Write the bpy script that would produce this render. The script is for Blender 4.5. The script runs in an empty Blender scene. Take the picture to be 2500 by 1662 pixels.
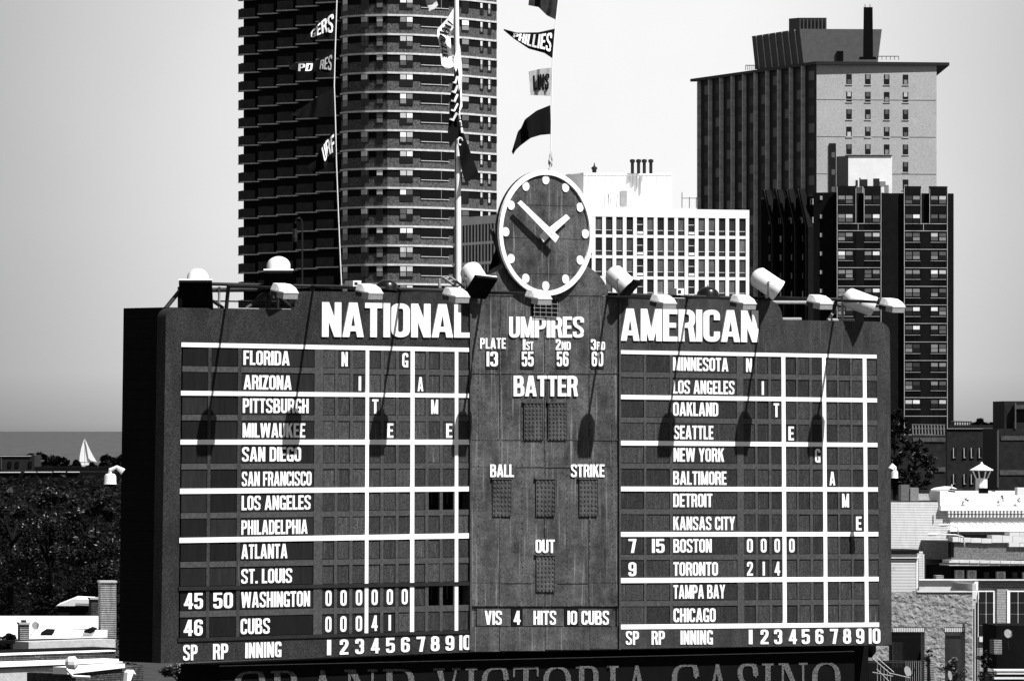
import bpy, bmesh, math, random
from mathutils import Vector, Matrix
from mathutils.geometry import delaunay_2d_cdt
random.seed(7)
R = math.radians
sc = bpy.context.scene
col = sc.collection
# ------------------------------------------------------------------ camera, sky, sun, exposure
F, CX, HY, CAMZ = 15790.0, 1250.0, 1033.0, 25.0     # focal length / centre / horizon of a 2500 px wide frame
cd = bpy.data.cameras.new('camera'); cam = bpy.data.objects.new('camera', cd); col.objects.link(cam)
cam.location = (0, 0, CAMZ); cam.rotation_euler = (R(90), 0, 0)
cd.sensor_width = 36; cd.lens = F / 2500 * 36; cd.shift_y = (HY - 831) / 2500
cd.clip_start = 1; cd.clip_end = 200000
sc.camera = cam
sc.view_settings.view_transform = 'Standard'; sc.view_settings.look = 'None'
sc.view_settings.exposure = 0.65; sc.view_settings.gamma = 1
SUN = Vector((1.747, -1.172, 3.1)).normalized()
w = bpy.data.worlds.new('World'); sc.world = w; w.use_nodes = True
wt = w.node_tree; wn = wt.nodes; wl = wt.links
def wnode(t, **k):
    n = wn.new(t)
    for a, b in k.items(): setattr(n, a, b)
    return n
bg = wn['Background']
sky = wnode('ShaderNodeTexSky', sky_type='NISHITA', sun_disc=False)
sky.sun_elevation = math.asin(SUN.z); sky.sun_rotation = math.atan2(SUN.x, SUN.y)
sep = wnode('ShaderNodeSeparateColor'); wl.new(sky.outputs[0], sep.inputs[0])   # red-filter black and white
tc = wnode('ShaderNodeTexCoord'); sx = wnode('ShaderNodeSeparateXYZ'); wl.new(tc.outputs['Generated'], sx.inputs[0])
ramp = wnode('ShaderNodeValToRGB')
cr = ramp.color_ramp
cr.elements[0].position = 0.0; cr.elements[0].color = (.02,)*3 + (1,)
cr.elements[1].position = 1.0; cr.elements[1].color = (.2,)*3 + (1,)
for p, v in ((.497, .02), (.4990, .10), (.4994, .20), (.4998, .32), (.5009, .42), (.5025, .48), (.515, .545), (.535, .545), (.57, .46), (.66, .36), (.8, .26)):
    e = cr.elements.new(p); e.color = (v, v, v, 1)
mz = wnode('ShaderNodeMapRange'); mz.inputs[1].default_value = -1; mz.inputs[2].default_value = 1
wl.new(sx.outputs[2], mz.inputs[0]); wl.new(mz.outputs[0], ramp.inputs[0])
# lens vignette painted into the sky: bright at view centre, grey to both sides
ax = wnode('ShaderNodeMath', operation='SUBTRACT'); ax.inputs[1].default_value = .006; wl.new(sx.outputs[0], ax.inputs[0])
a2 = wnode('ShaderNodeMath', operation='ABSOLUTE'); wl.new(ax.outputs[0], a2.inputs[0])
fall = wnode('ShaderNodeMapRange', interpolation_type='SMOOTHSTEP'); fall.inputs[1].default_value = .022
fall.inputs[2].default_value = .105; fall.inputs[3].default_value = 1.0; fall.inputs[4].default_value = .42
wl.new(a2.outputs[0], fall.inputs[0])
cln = wnode('ShaderNodeTexNoise'); cln.inputs['Scale'].default_value = 14; cln.inputs['Detail'].default_value = 5
wl.new(tc.outputs['Generated'], cln.inputs['Vector'])
clm = wnode('ShaderNodeMapRange'); clm.inputs[1].default_value = .3; clm.inputs[2].default_value = .7
clm.inputs[3].default_value = .94; clm.inputs[4].default_value = 1.05; wl.new(cln.outputs[0], clm.inputs[0])
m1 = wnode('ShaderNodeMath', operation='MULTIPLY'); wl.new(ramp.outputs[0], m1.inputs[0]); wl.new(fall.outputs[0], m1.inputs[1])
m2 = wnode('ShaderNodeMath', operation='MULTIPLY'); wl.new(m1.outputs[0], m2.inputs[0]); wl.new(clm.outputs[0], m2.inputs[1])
m3 = wnode('ShaderNodeMath', operation='MULTIPLY_ADD'); wl.new(sep.outputs[0], m3.inputs[0]); m3.inputs[1].default_value = .012
wl.new(m2.outputs[0], m3.inputs[2])
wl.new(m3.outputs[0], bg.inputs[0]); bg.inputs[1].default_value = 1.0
sl = bpy.data.lights.new('sun', 'SUN'); sl.energy = 5; sl.angle = R(.5)
so = bpy.data.objects.new('sun', sl); col.objects.link(so)
so.rotation_euler = SUN.to_track_quat('Z', 'Y').to_euler()

# ------------------------------------------------------------------ materials
MATS = {}
def mat(name, v, rough=.8, var=.25, scale=(1, 1, 1), bump=0., bscale=None, spec=.25, det=6, lines=None, spots=None, bdist=.05, grain=None):
    """grey material: v*(1 +- var*noise); lines=(period m, share, factor) horizontal joints; spots=(scale, threshold, value)"""
    if name in MATS: return MATS[name]
    m = bpy.data.materials.new(name); m.use_nodes = True
    nt = m.node_tree; b = nt.nodes['Principled BSDF']; L = nt.links
    N = nt.nodes.new
    geo = N('ShaderNodeNewGeometry'); vm = N('ShaderNodeVectorMath'); vm.operation = 'MULTIPLY'
    vm.inputs[1].default_value = scale; L.new(geo.outputs['Position'], vm.inputs[0])
    no = N('ShaderNodeTexNoise'); no.inputs['Scale'].default_value = 1; no.inputs['Detail'].default_value = det
    no.inputs['Roughness'].default_value = .65
    L.new(vm.outputs[0], no.inputs['Vector'])
    mr = N('ShaderNodeMapRange'); mr.inputs[1].default_value = .25; mr.inputs[2].default_value = .75
    mr.inputs[3].default_value = v * (1 - var); mr.inputs[4].default_value = v * (1 + var); mr.clamp = False
    L.new(no.outputs[0], mr.inputs[0]); out = mr.outputs[0]
    if grain:
        g1 = N('ShaderNodeTexNoise'); g1.inputs['Scale'].default_value = grain[0]; g1.inputs['Detail'].default_value = 2; L.new(geo.outputs['Position'], g1.inputs['Vector'])
        g2 = N('ShaderNodeMapRange'); g2.inputs[1].default_value = .3; g2.inputs[2].default_value = .7; g2.inputs[3].default_value = 1 - grain[1]; g2.inputs[4].default_value = 1 + grain[1]; L.new(g1.outputs[0], g2.inputs[0])
        g3 = N('ShaderNodeMath'); g3.operation = 'MULTIPLY'; L.new(out, g3.inputs[0]); L.new(g2.outputs[0], g3.inputs[1]); out = g3.outputs[0]
    if spots:
        n2 = N('ShaderNodeTexNoise'); n2.inputs['Scale'].default_value = 1; n2.inputs['Detail'].default_value = 4
        v2 = N('ShaderNodeVectorMath'); v2.operation = 'MULTIPLY'; v2.inputs[1].default_value = spots[0]
        L.new(geo.outputs['Position'], v2.inputs[0]); L.new(v2.outputs[0], n2.inputs['Vector'])
        r2 = N('ShaderNodeMapRange'); r2.inputs[1].default_value = spots[1]; r2.inputs[2].default_value = spots[1] + .12
        L.new(n2.outputs[0], r2.inputs[0])
        mx = N('ShaderNodeMix'); L.new(r2.outputs[0], mx.inputs[0]); L.new(out, mx.inputs[2]); mx.inputs[3].default_value = spots[2]
        out = mx.outputs[0]
    if lines:
        sp = N('ShaderNodeSeparateXYZ'); L.new(geo.outputs['Position'], sp.inputs[0])
        d = N('ShaderNodeMath'); d.operation = 'DIVIDE'; d.inputs[1].default_value = lines[0]; L.new(sp.outputs[2], d.inputs[0])
        fr = N('ShaderNodeMath'); fr.operation = 'FRACT'; L.new(d.outputs[0], fr.inputs[0])
        gt = N('ShaderNodeMath'); gt.operation = 'LESS_THAN'; gt.inputs[1].default_value = lines[1]; L.new(fr.outputs[0], gt.inputs[0])
        k = N('ShaderNodeMapRange'); k.inputs[3].default_value = 1; k.inputs[4].default_value = lines[2]; L.new(gt.outputs[0], k.inputs[0])
        mu = N('ShaderNodeMath'); mu.operation = 'MULTIPLY'; L.new(out, mu.inputs[0]); L.new(k.outputs[0], mu.inputs[1]); out = mu.outputs[0]
    L.new(out, b.inputs['Base Color'])
    b.inputs['Roughness'].default_value = rough; b.inputs['Specular IOR Level'].default_value = spec
    if bump:
        bn = N('ShaderNodeTexNoise'); bn.inputs['Scale'].default_value = 1; bn.inputs['Detail'].default_value = 5
        bv = N('ShaderNodeVectorMath'); bv.operation = 'MULTIPLY'; bv.inputs[1].default_value = bscale or scale
        L.new(geo.outputs['Position'], bv.inputs[0]); L.new(bv.outputs[0], bn.inputs['Vector'])
        bp = N('ShaderNodeBump'); bp.inputs['Strength'].default_value = bump; bp.inputs['Distance'].default_value = bdist
        L.new(bn.outputs[0], bp.inputs['Height']); L.new(bp.outputs[0], b.inputs['Normal'])
    MATS[name] = m; return m
def flat(name, v, rough=.7, spec=.25): return mat(name, v, rough, .08, (2, 2, 2), spec=spec)
ST = (14, 14, 1.5)
M_board = mat('board_paint', .031, .7, .55, (2.2, 2.2, .9), bump=.6, bscale=(1.3, 1.3, .9), bdist=.05, spots=((20, 20, 1.0), .64, .09), spec=.25, grain=(26, .5))
M_boardl = mat('board_paint_vignetted', .021, .7, .55, (2.2, 2.2, .9), bump=.6, bscale=(1.3, 1.3, .9), bdist=.05, spots=((22, 22, 1.6), .70, .06), spec=.2, grain=(26, .7))  # board paint darkened on the left, lens vignette put into the colour
M_centre = mat('centre_paint', .054, .65, 1.0, (1.5, 1.5, .8), bump=1.0, bscale=(1.3, 1.3, 1.6), bdist=.09, spots=((13, 13, .55), .59, .15), spec=.35, grain=(26, .45))
M_panel = [mat('number_panel_paint_%d' % i, v, .7, .35, (12, 12, 2), spots=((22, 22, 1.6), .60, v * 2.4), spec=.2, grain=(28, .65)) for i, v in enumerate((.018, .026, .036, .050))]
M_dark = [mat('dark_panel_paint_%d' % i, v, .7, .5, (10, 10, 1), spec=.15) for i, v in enumerate((.006, .010, .015))]
M_rail = mat('rail_paint', .055, .7, .5, (14, 14, 14), spec=.2)
M_seam = mat('seam_paint', .07, .7, .8, (9, 9, 9), grain=(20, .8))
M_white = mat('white_paint', .86, .6, .06, (3, 3, 3), spots=((16, 16, 5), .68, .5))
M_black = mat('black_paint', .004, .8, .3, (2, 2, 2), spec=.05)
M_dkmetal = mat('dark_metal', .012, .6, .4, (5, 5, 5), spec=.3)
M_gloss = mat('black_gloss', .004, .25, .3, (4, 4, 4), spec=.5)
M_case = mat('case_siding', .003, .8, .5, (2, 2, 2), lines=(.23, .15, .3), spec=.1)
M_lampw = mat('lamp_white', .75, .45, .08, (4, 4, 4), spec=.4)
M_lens = mat('lens_grey', .30, .3, .3, (20, 20, 20), spec=.5)

# ------------------------------------------------------------------ mesh helpers
class MB:
    def __init__(s): s.v = []; s.f = []
    def add(s, vs, fs):
        o = len(s.v); s.v += [Vector(p) for p in vs]; s.f += [tuple(i + o for i in f) for f in fs]; return s
    def loft(s, a, b, cap=True):
        n = len(a); fs = [(i, (i + 1) % n, n + (i + 1) % n, n + i) for i in range(n)]
        if cap: fs += [tuple(range(n))[::-1], tuple(range(n, 2 * n))]
        return s.add(list(a) + list(b), fs)
    def box(s, c, d, m=None):
        x, y, z = d[0] / 2, d[1] / 2, d[2] / 2
        q = [Vector(p) for p in ((-x, -y, -z), (x, -y, -z), (x, y, -z), (-x, y, -z), (-x, -y, z), (x, -y, z), (x, y, z), (-x, y, z))]
        if m: q = [m @ p for p in q]
        c = Vector(c); q = [p + c for p in q]
        return s.loft(q[:4], q[4:])
    def tube(s, pts, r, n=8):
        pts = [Vector(p) for p in pts]; rs = r if isinstance(r, (list, tuple)) else [r] * len(pts)
        rings = []
        for i, p in enumerate(pts):
            d = (pts[min(i + 1, len(pts) - 1)] - pts[max(i - 1, 0)]).normalized()
            a = d.orthogonal().normalized(); b = d.cross(a)
            if i and abs(a.dot(pa)) < .999:
                a = (pa - d * pa.dot(d)).normalized(); b = d.cross(a)
            pa = a
            rings.append([p + (a * math.cos(t) + b * math.sin(t)) * rs[i] for t in [2 * math.pi * k / n for k in range(n)]])
        o = len(s.v); s.v += [q for rg in rings for q in rg]
        for i in range(len(pts) - 1):
            for k in range(n):
                s.f.append((o + i * n + k, o + i * n + (k + 1) % n, o + (i + 1) * n + (k + 1) % n, o + (i + 1) * n + k))
        s.f.append(tuple(o + k for k in range(n))[::-1]); s.f.append(tuple(o + (len(pts) - 1) * n + k for k in range(n)))
        return s
    def lathe(s, prof, base, axis, n=24):
        """prof: (distance along axis, radius)"""
        axis = Vector(axis).normalized(); base = Vector(base)
        return s.tube([base + axis * h for h, r in prof], [max(r, .0005) for h, r in prof], n)
    def mesh(s, name, m, smooth=False, off=Vector((0, 0, 0))):
        me = bpy.data.meshes.new(name)
        me.from_pydata([tuple(p - off) for p in s.v], [], s.f)
        bm = bmesh.new(); bm.from_mesh(me); bmesh.ops.recalc_face_normals(bm, faces=bm.faces); bm.to_mesh(me); bm.free()
        me.materials.append(m)
        if smooth:
            for p in me.polygons: p.use_smooth = True
            try: me.set_sharp_from_angle(angle=R(40))
            except Exception: pass
        return me
    def build(s, name, m, parent=None, smooth=False):
        if parent is None:
            c = sum(s.v, Vector()) / max(1, len(s.v)); c.z = min(p.z for p in s.v)
            o = bpy.data.objects.new(name, s.mesh(name, m, smooth, c)); o.location = c
        else:
            off = world_loc(parent)
            o = bpy.data.objects.new(name, s.mesh(name, m, smooth, off)); o.parent = parent
            assert abs(parent.rotation_euler.z) < 1e-6
        col.objects.link(o); return o
def world_loc(o):
    l = Vector(o.location)
    while o.parent: o = o.parent; l = l + Vector(o.location)
    return l
def tag(o, label=None, cat=None, group=None, kind=None):
    if label: o['label'] = label
    if cat: o['category'] = cat
    if group: o['group'] = group
    if kind: o['kind'] = kind
    return o
def thing(name, loc, label, cat, group=None):
    o = bpy.data.objects.new(name, None); col.objects.link(o); o.location = loc; o.empty_display_size = .3
    return tag(o, label, cat, group)
BOX = {}
def boxmesh(wd, d, h, m):
    k = (round(wd, 3), round(d, 3), round(h, 3), m.name)
    if k not in BOX:
        BOX[k] = MB().loft([(0, 0, 0), (wd, 0, 0), (wd, d, 0), (0, d, 0)], [(0, 0, h), (wd, 0, h), (wd, d, h), (0, d, h)]).mesh('box', m)
    return BOX[k]
def inst(name, me, parent, loc, rotz=0.):
    o = bpy.data.objects.new(name, me); col.objects.link(o)
    o.parent = parent; o.location = Vector(loc) - world_loc(parent)
    o.rotation_euler = (0, 0, rotz); return o
def sub(name, me, parent, loc):
    o = bpy.data.objects.new(name, me); col.objects.link(o); o.parent = parent; o.location = loc; return o
def P(px, py, Y): return Vector(((px - CX) / F * Y, Y, CAMZ - (py - HY) / F * Y))
class Pl:
    """vertical plane through a point, running in direction a (degrees); n points to the viewer's side"""
    def __init__(s, px, Y, a, xy=None):
        s.a = R(a); s.u = Vector((math.cos(s.a), math.sin(s.a), 0)); s.n = Vector((math.sin(s.a), -math.cos(s.a), 0))
        s.o = Vector((xy[0], xy[1], 0)) if xy else Vector(((px - CX) / F * Y, Y, 0))
    def t(s, px, off=0.):
        k = (px - CX) / F; o = s.o + s.n * off
        return (k * o.y - o.x) / (s.u.x - k * s.u.y)
    def xyz(s, t, z, off=0.):
        p = s.o + s.n * off + s.u * t; return Vector((p.x, p.y, z))
    def pt(s, px, py, off=0.):
        p = s.o + s.n * off + s.u * s.t(px, off); return Vector((p.x, p.y, CAMZ - (py - HY) / F * p.y))
    def prism(s, mb, pts, n0, n1):
        fr = [s.pt(x, y, n1) for x, y in pts]; bk = [p - s.n * (n1 - n0) for p in fr]
        return mb.loft(fr, bk)
    def rect(s, mb, x0, x1, y0, y1, n0, n1): return s.prism(mb, [(x0, y1), (x1, y1), (x1, y0), (x0, y0)], n0, n1)
    def tz(s, mb, t0, t1, z0, z1, n0, n1):
        fr = [s.xyz(t0, z0, n1), s.xyz(t1, z0, n1), s.xyz(t1, z1, n1), s.xyz(t0, z1, n1)]
        return mb.loft(fr, [p - s.n * (n1 - n0) for p in fr])
    def piece(s, name, t, z, wd, h, n0, n1, m, parent):
        return inst(name, boxmesh(wd, n1 - n0, h, m), parent, s.xyz(t, z, n1), s.a)
def planprism(mb, xy, z0, z1):
    return mb.loft([(x, y, z0) for x, y in xy], [(x, y, z1) for x, y in xy])

# ------------------------------------------------------------------ lettering
def rounded(path, r, closed=False, seg=5):
    n = len(path); out = []
    for i, p in enumerate(path):
        rr = p[2] if len(p) > 2 else r
        p = Vector(p[:2])
        if not closed and i in (0, n - 1) or rr <= 0: out.append(p); continue
        a = Vector(path[(i - 1) % n][:2]); b = Vector(path[(i + 1) % n][:2])
        la, lb = (a - p).length, (b - p).length; q = min(rr, la * .5, lb * .5)
        s0 = p + (a - p) / la * q; s1 = p + (b - p) / lb * q
        for k in range(seg + 1):
            t = k / seg; out.append(s0 * (1 - t) ** 2 + p * 2 * t * (1 - t) + s1 * t * t)
    return out
def stroke(path, tx, ty, r=0., closed=False):
    pts = rounded(path, r, closed); n = len(pts); L = []; Rr = []
    for i, p in enumerate(pts):
        if closed: a, b = pts[i - 1], pts[(i + 1) % n]
        else: a, b = pts[max(i - 1, 0)], pts[min(i + 1, n - 1)]
        d0 = (p - a).normalized() if (p - a).length > 1e-9 else None
        d1 = (b - p).normalized() if (b - p).length > 1e-9 else None
        d = ((d0 or d1) + (d1 or d0)).normalized()
        nn = Vector((-d.y, d.x)); k = 1 / max(.5, nn.dot(Vector((-(d0 or d1).y, (d0 or d1).x))))
        o = Vector((nn.x * tx / 2, nn.y * ty / 2)) * k
        L.append(p + o); Rr.append(p - o)
    m = n if closed else n - 1
    return [[L[i], L[(i + 1) % n], Rr[(i + 1) % n], Rr[i]] for i in range(m)]
def rc(x0, y0, x1, y1): return [[(x0, y0), (x1, y0), (x1, y1), (x0, y1)]]
def glyph(c, wd=.5, tx=.178, ty=.15):
    xl, xr, yb, yt = tx / 2, wd - tx / 2, ty / 2, 1 - ty / 2; r = (wd - tx) * .5; m = wd / 2
    I = lambda x: rc(x - tx / 2, 0, x + tx / 2, 1)
    S = lambda p, rr=r, cl=False: stroke(p, tx, ty, rr, cl)
    if c in 'O': return wd, S([(xl, yb), (xr, yb), (xr, yt), (xl, yt)], r, True)
    if c == '0': return wd, S([(xl, yb), (xr, yb), (xr, yt), (xl, yt)], r * 1.6, True)
    if c == 'I' or c == '1': return tx, I(tx / 2)
    if c == 'C': return wd, S([(xr, .32), (xr, yb), (xl, yb), (xl, yt), (xr, yt), (xr, .68)])
    if c == 'G': return wd, S([(xr, .72), (xr, yt), (xl, yt), (xl, yb), (xr, yb), (xr, .3)]) + rc(m, .34, wd, .34 + ty * .9) + rc(wd - tx, 0, wd, .4)
    if c == 'D': return wd, I(xl) + S([(xl, yt), (xr, yt), (xr, yb), (xl, yb)])
    if c == 'B': 
        q = .125; return wd + .03, rc(0, 0, .17, 1) + stroke([(xl, 1 - q / 2), (xr - .01, 1 - q / 2), (xr - .01, .56), (xl, .56)], tx, q, .12) + stroke([(xl, .48), (xr + .03, .48), (xr + .03, q / 2), (xl, q / 2)], tx, q, .12)
    if c == 'P': return wd, I(xl) + S([(xl, yt), (xr, yt), (xr, .47), (xl, .47)])
    if c == 'R': return wd, I(xl) + S([(xl, yt), (xr, yt), (xr, .5), (xl, .5)]) + [[(xr - tx * .75, .52), (xr + tx * .15, .5), (wd + .02, 0), (wd + .02 - tx, 0)]]
    if c == 'E': return wd * .86, I(xl) + rc(xl, 1 - ty, wd * .86, 1) + rc(xl, .5 - ty / 2, wd * .78, .5 + ty / 2) + rc(xl, 0, wd * .86, ty)
    if c == 'F': return wd * .84, I(xl) + rc(xl, 1 - ty, wd * .84, 1) + rc(xl, .5 - ty / 2, wd * .76, .5 + ty / 2)
    if c == 'L': return wd * .82, I(xl) + rc(xl, 0, wd * .82, ty)
    if c == 'T': return wd * .92, rc(0, 1 - ty, wd * .92, 1) + rc(wd * .46 - tx / 2, 0, wd * .46 + tx / 2, 1)
    if c == 'H': return wd, I(xl) + I(xr) + rc(xl, .5 - ty / 2, xr, .5 + ty / 2)
    if c == 'U': return wd, S([(xl, 1), (xl, yb), (xr, yb), (xr, 1)])
    if c == 'N': return wd * 1.04, I(xl) + I(xr + wd * .04) + [[(0, 1), (tx * 1.05, 1), (wd * 1.04, 0), (wd * 1.04 - tx * 1.05, 0)]]
    if c == 'M':
        W = wd * 1.28; return W, I(xl) + I(W - xl) + [[(0, 1), (tx * 1.1, 1), (W / 2 + tx * .38, .02), (W / 2 - tx * .38, .02)], [(W, 1), (W - tx * 1.1, 1), (W / 2 - tx * .38, .02), (W / 2 + tx * .38, .02)]]
    if c == 'A':
        W = wd * 1.14; a = tx * .62
        return W, [[(0, 0), (tx, 0), (W / 2 + a * .5, 1), (W / 2 - a, 1)], [(W, 0), (W - tx, 0), (W / 2 - a * .5, 1), (W / 2 + a, 1)]] + rc(W * .22, .17, W * .78, .17 + ty)
    if c == 'V':
        W = wd * 1.1; a = tx * .55; return W, [[(0, 1), (tx, 1), (W / 2 + a, 0), (W / 2 - a, 0)], [(W, 1), (W - tx, 1), (W / 2 - a, 0), (W / 2 + a, 0)]]
    if c == 'W':
        W = wd * 1.62; q = W / 4; a = tx * .5
        return W, [[(0, 1), (tx, 1), (q + a, 0), (q - a, 0)], [(W / 2 + a, 1), (W / 2 - a, 1), (q - a, 0), (q + a, 0)], [(W / 2 - a, 1), (W / 2 + a, 1), (3 * q + a, 0), (3 * q - a, 0)], [(W, 1), (W - tx, 1), (3 * q - a, 0), (3 * q + a, 0)]]
    if c == 'Y':
        W = wd * 1.06; a = tx / 2; return W, [[(0, 1), (tx, 1), (W / 2 + a, .42), (W / 2 - a, .42)], [(W, 1), (W - tx, 1), (W / 2 - a, .42), (W / 2 + a, .42)]] + rc(W / 2 - a, 0, W / 2 + a, .45)
    if c == 'K': return wd * 1.06, I(xl) + [[(tx * .9, .38), (tx * .9, .62), (wd - tx * .9, 1), (wd + .02, 1)], [(tx * 1.0, .5), (tx * 1.9, .72), (wd * 1.06, 0), (wd * 1.06 - tx * 1.1, 0)]]
    if c == 'Z': return wd * .92, rc(0, 1 - ty, wd * .92, 1) + rc(0, 0, wd * .92, ty) + [[(0, 0), (tx * 1.15, 0), (wd * .92, 1), (wd * .92 - tx * 1.15, 1)]]
    if c == 'S':
        q = .165; a, b = q / 2, wd + .02 - q / 2; return wd + .02, stroke([(b, .72), (b, .93), (a, .93), (a, .60), (b, .40), (b, .07), (a, .07), (a, .28)], q, .14, .18)
    if c == '.': return tx, rc(0, 0, tx, ty * 1.1)
    if c == ' ': return wd * .42, []
    if c == '2': return wd, S([(xl, .66), (xl, yt), (xr, yt), (xr, .6), (xl + .02, .16), (xl, .02)], r * .9) + rc(0, 0, wd, ty)
    if c == '3': return wd, S([(xl, .7), (xl, yt), (xr, yt), (xr, .54), (m, .52)], r * .85) + S([(m, .52), (xr, .5), (xr, yb), (xl, yb), (xl, .3)], r * .85)
    if c == '4': return wd * 1.08, rc(wd * .56, 0, wd * .56 + tx, 1) + rc(0, .2, wd * 1.08, .2 + ty) + [[(0, .22), (tx * .95, .28), (wd * .56 + tx * .9, 1), (wd * .56 - .02, 1)]]
    if c == '5': return wd, rc(0, 1 - ty, wd * .95, 1) + rc(0, .45, tx, 1) + S([(xl, .56), (xr, .6), (xr, yb), (xl, yb), (xl, .28)], r * .9)
    if c == '6': return wd, S([(xl, yb), (xr, yb), (xr, .56), (xl, .56)], r, True) + S([(xl, .3), (xl, yt), (xr, yt), (xr, .72)])
    if c == '9': return wd, S([(xl, .44), (xr, .44), (xr, yt), (xl, yt)], r, True) + S([(xr, .7), (xr, yb), (xl, yb), (xl, .28)])
    if c == '7': return wd * .95, rc(0, 1 - ty, wd * .95, 1) + [[(wd * .95 - tx, 1), (wd * .95, 1), (wd * .3 + tx, 0), (wd * .3, 0)]]
    if c == '8': return wd, S([(xl + .02, .5), (xr - .02, .5), (xr - .02, yt), (xl + .02, yt)], r, True) + S([(xl, yb), (xr, yb), (xr, .53), (xl, .53)], r, True)
    raise KeyError(c)
def serif(c, wd=.72, tx=.15, ty=.055):
    """thick-and-thin roman capitals"""
    sf = .09; r = .34
    def st(x, y0=0, y1=1): return rc(x - tx / 2, y0, x + tx / 2, y1)
    def ft(x, y, h=.055, q=None): q = q or tx / 2 + sf; return rc(x - q, y, x + q, y + h)
    xl = tx / 2 + sf; xr = wd - tx / 2
    if c == 'I': return tx + 2 * sf, st(xl) + ft(xl, 0) + ft(xl, .945)
    if c == 'T': return wd, st(wd / 2) + ft(wd / 2, 0) + rc(0, .94, wd, 1) + rc(0, .76, .05, 1) + rc(wd - .05, .76, wd, 1)
    if c == 'O': return wd * 1.1, stroke([(tx / 2, ty / 2), (wd * 1.1 - tx / 2, ty / 2), (wd * 1.1 - tx / 2, 1 - ty / 2), (tx / 2, 1 - ty / 2)], tx, ty, .5, True)
    if c in 'CG':
        g = stroke([(wd - .03, .70), (wd - .06, 1 - ty / 2), (tx / 2, 1 - ty / 2), (tx / 2, ty / 2), (wd - .04, ty / 2), (wd - .02, .25)], tx, ty, .42) + rc(wd - .07, .66, wd - .02, .98)
        if c == 'G': g += rc(wd - tx, .04, wd, .42) + rc(wd - tx - sf, .4, wd + sf * .6, .45)
        return wd + .04, g
    if c == 'S': return wd * .8, stroke([(wd * .74, .70), (wd * .70, 1 - ty / 2), (.09, 1 - ty / 2), (.09, .58), (wd * .72, .42), (wd * .72, ty / 2), (.06, ty / 2), (.05, .3)], tx * .95, ty * 1.3, .26) + rc(wd * .72, .66, wd * .76, .98) + rc(0, .02, .05, .34)
    if c == 'D': return wd * 1.08, st(xl) + ft(xl, 0) + ft(xl, .945) + stroke([(xl, 1 - ty / 2), (wd * 1.08 - tx / 2, 1 - ty / 2), (wd * 1.08 - tx / 2, ty / 2), (xl, ty / 2)], tx, ty, .45)
    if c == 'R': return wd * 1.05, st(xl) + ft(xl, 0) + ft(xl, .945) + stroke([(xl, 1 - ty / 2), (wd * .9 - tx / 2, 1 - ty / 2), (wd * .9 - tx / 2, .5), (xl, .5)], tx, ty, .25) + [[(wd * .5, .5), (wd * .5 + tx, .5), (wd * 1.0, 0), (wd * 1.0 - tx * 1.1, 0)]] + rc(wd * .86, 0, wd * 1.08, .05)
    if c == 'N':
        W = wd * 1.12; return W, rc(sf, 0, sf + .06, 1) + ft(sf + .03, 0, q=.12) + rc(0, .945, .25, 1) + rc(W - sf - .06, 0, W - sf, 1) + ft(W - sf - .03, .945, q=.12) + [[(sf, 1), (sf + tx * 1.2, 1), (W - sf, 0), (W - sf - tx * 1.2 + .1, 0)]]
    if c in 'AV':
        W = wd * 1.1
        g = [[(.1, 0), (.16, 0), (W / 2 + .02, .97), (W / 2 - .05, 1)], [(W - .1 - tx * 1.1, 0), (W - .1, 0), (W / 2 + .03, 1), (W / 2 - .07, 1)]] + rc(W * .27, .3, W * .7, .36) + ft(.13, 0, q=.12) + ft(W - .17, 0, q=.16)
        if c == 'V': g = [[(W - x, 1 - y) for x, y in p] for p in g[:2] + g[3:]]
        return W, g
    if c == ' ': return .45, []
    raise KeyError(c)
GC = {}
def tri(c, fn):
    k = (c, fn.__name__)
    if k in GC: return GC[k]
    wd, polys = fn(c)
    if not polys: GC[k] = (wd, [], []); return GC[k]
    vs = []; fs = []
    polys = [q for p in polys for q in ([p] if len(p) != 4 else [[p[0], p[1], p[2]], [p[0], p[2], p[3]]])]
    for p in polys:
        a = sum(p[i][0] * p[(i + 1) % len(p)][1] - p[(i + 1) % len(p)][0] * p[i][1] for i in range(len(p)))
        if abs(a) < 1e-7: continue
        if a < 0: p = p[::-1]
        fs.append(list(range(len(vs), len(vs) + len(p)))); vs += [Vector((q[0], q[1])) for q in p]
    ov, oe, of, _, _, oo = delaunay_2d_cdt(vs, [], fs, 0, 1e-5)
    of = [f for f, o in zip(of, oo) if len(o)]
    GC[k] = (wd, [tuple(v) for v in ov], [tuple(f) for f in of]); return GC[k]
def textmesh(mb, s, mapf, mapb, gap=.07, fn=glyph, vary=0.):
    """mapf/mapb map (0..1 across the word, 0..1 up) to the front and back surface"""
    x = 0; L = []
    for c in s:
        g = tri(c, fn); L.append((x, g)); x += g[0] + gap
    W = x - gap
    for x0, (gw, vs, fs) in L:
        if not vs: continue
        fv = [mapf((x0 + a) / W, b) for a, b in vs]; bv = [mapb((x0 + a) / W, b) for a, b in vs]
        n = len(vs); cnt = {}
        for f in fs:
            for i in range(len(f)):
                e = (f[i], f[(i + 1) % len(f)]); cnt[e] = 1
        faces = list(fs) + [(a, b, b + n, a + n) for a, b in cnt if (b, a) not in cnt]
        mb.add(fv + bv, faces)
    return mb

# ================================================================== THE SETTING
gm = mat('ground_dark', .03, .9, .5, (.3, .3, .3))
tag(MB().box((0, 800, -.5), (3000, 2600, 1)).build('ground', gm), kind='structure')
M_water = mat('lake_water', .042, .45, .9, (.05, .012, 1), bump=.6, bscale=(.25, .06, 1), spec=.12, bdist=.3)
tag(MB().add([(-60000, 2100, .01), (60000, 2100, .01), (60000, 19500, .01), (-60000, 19500, .01)], [(0, 1, 2, 3)]).build('lake_water', M_water), kind='structure')

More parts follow.
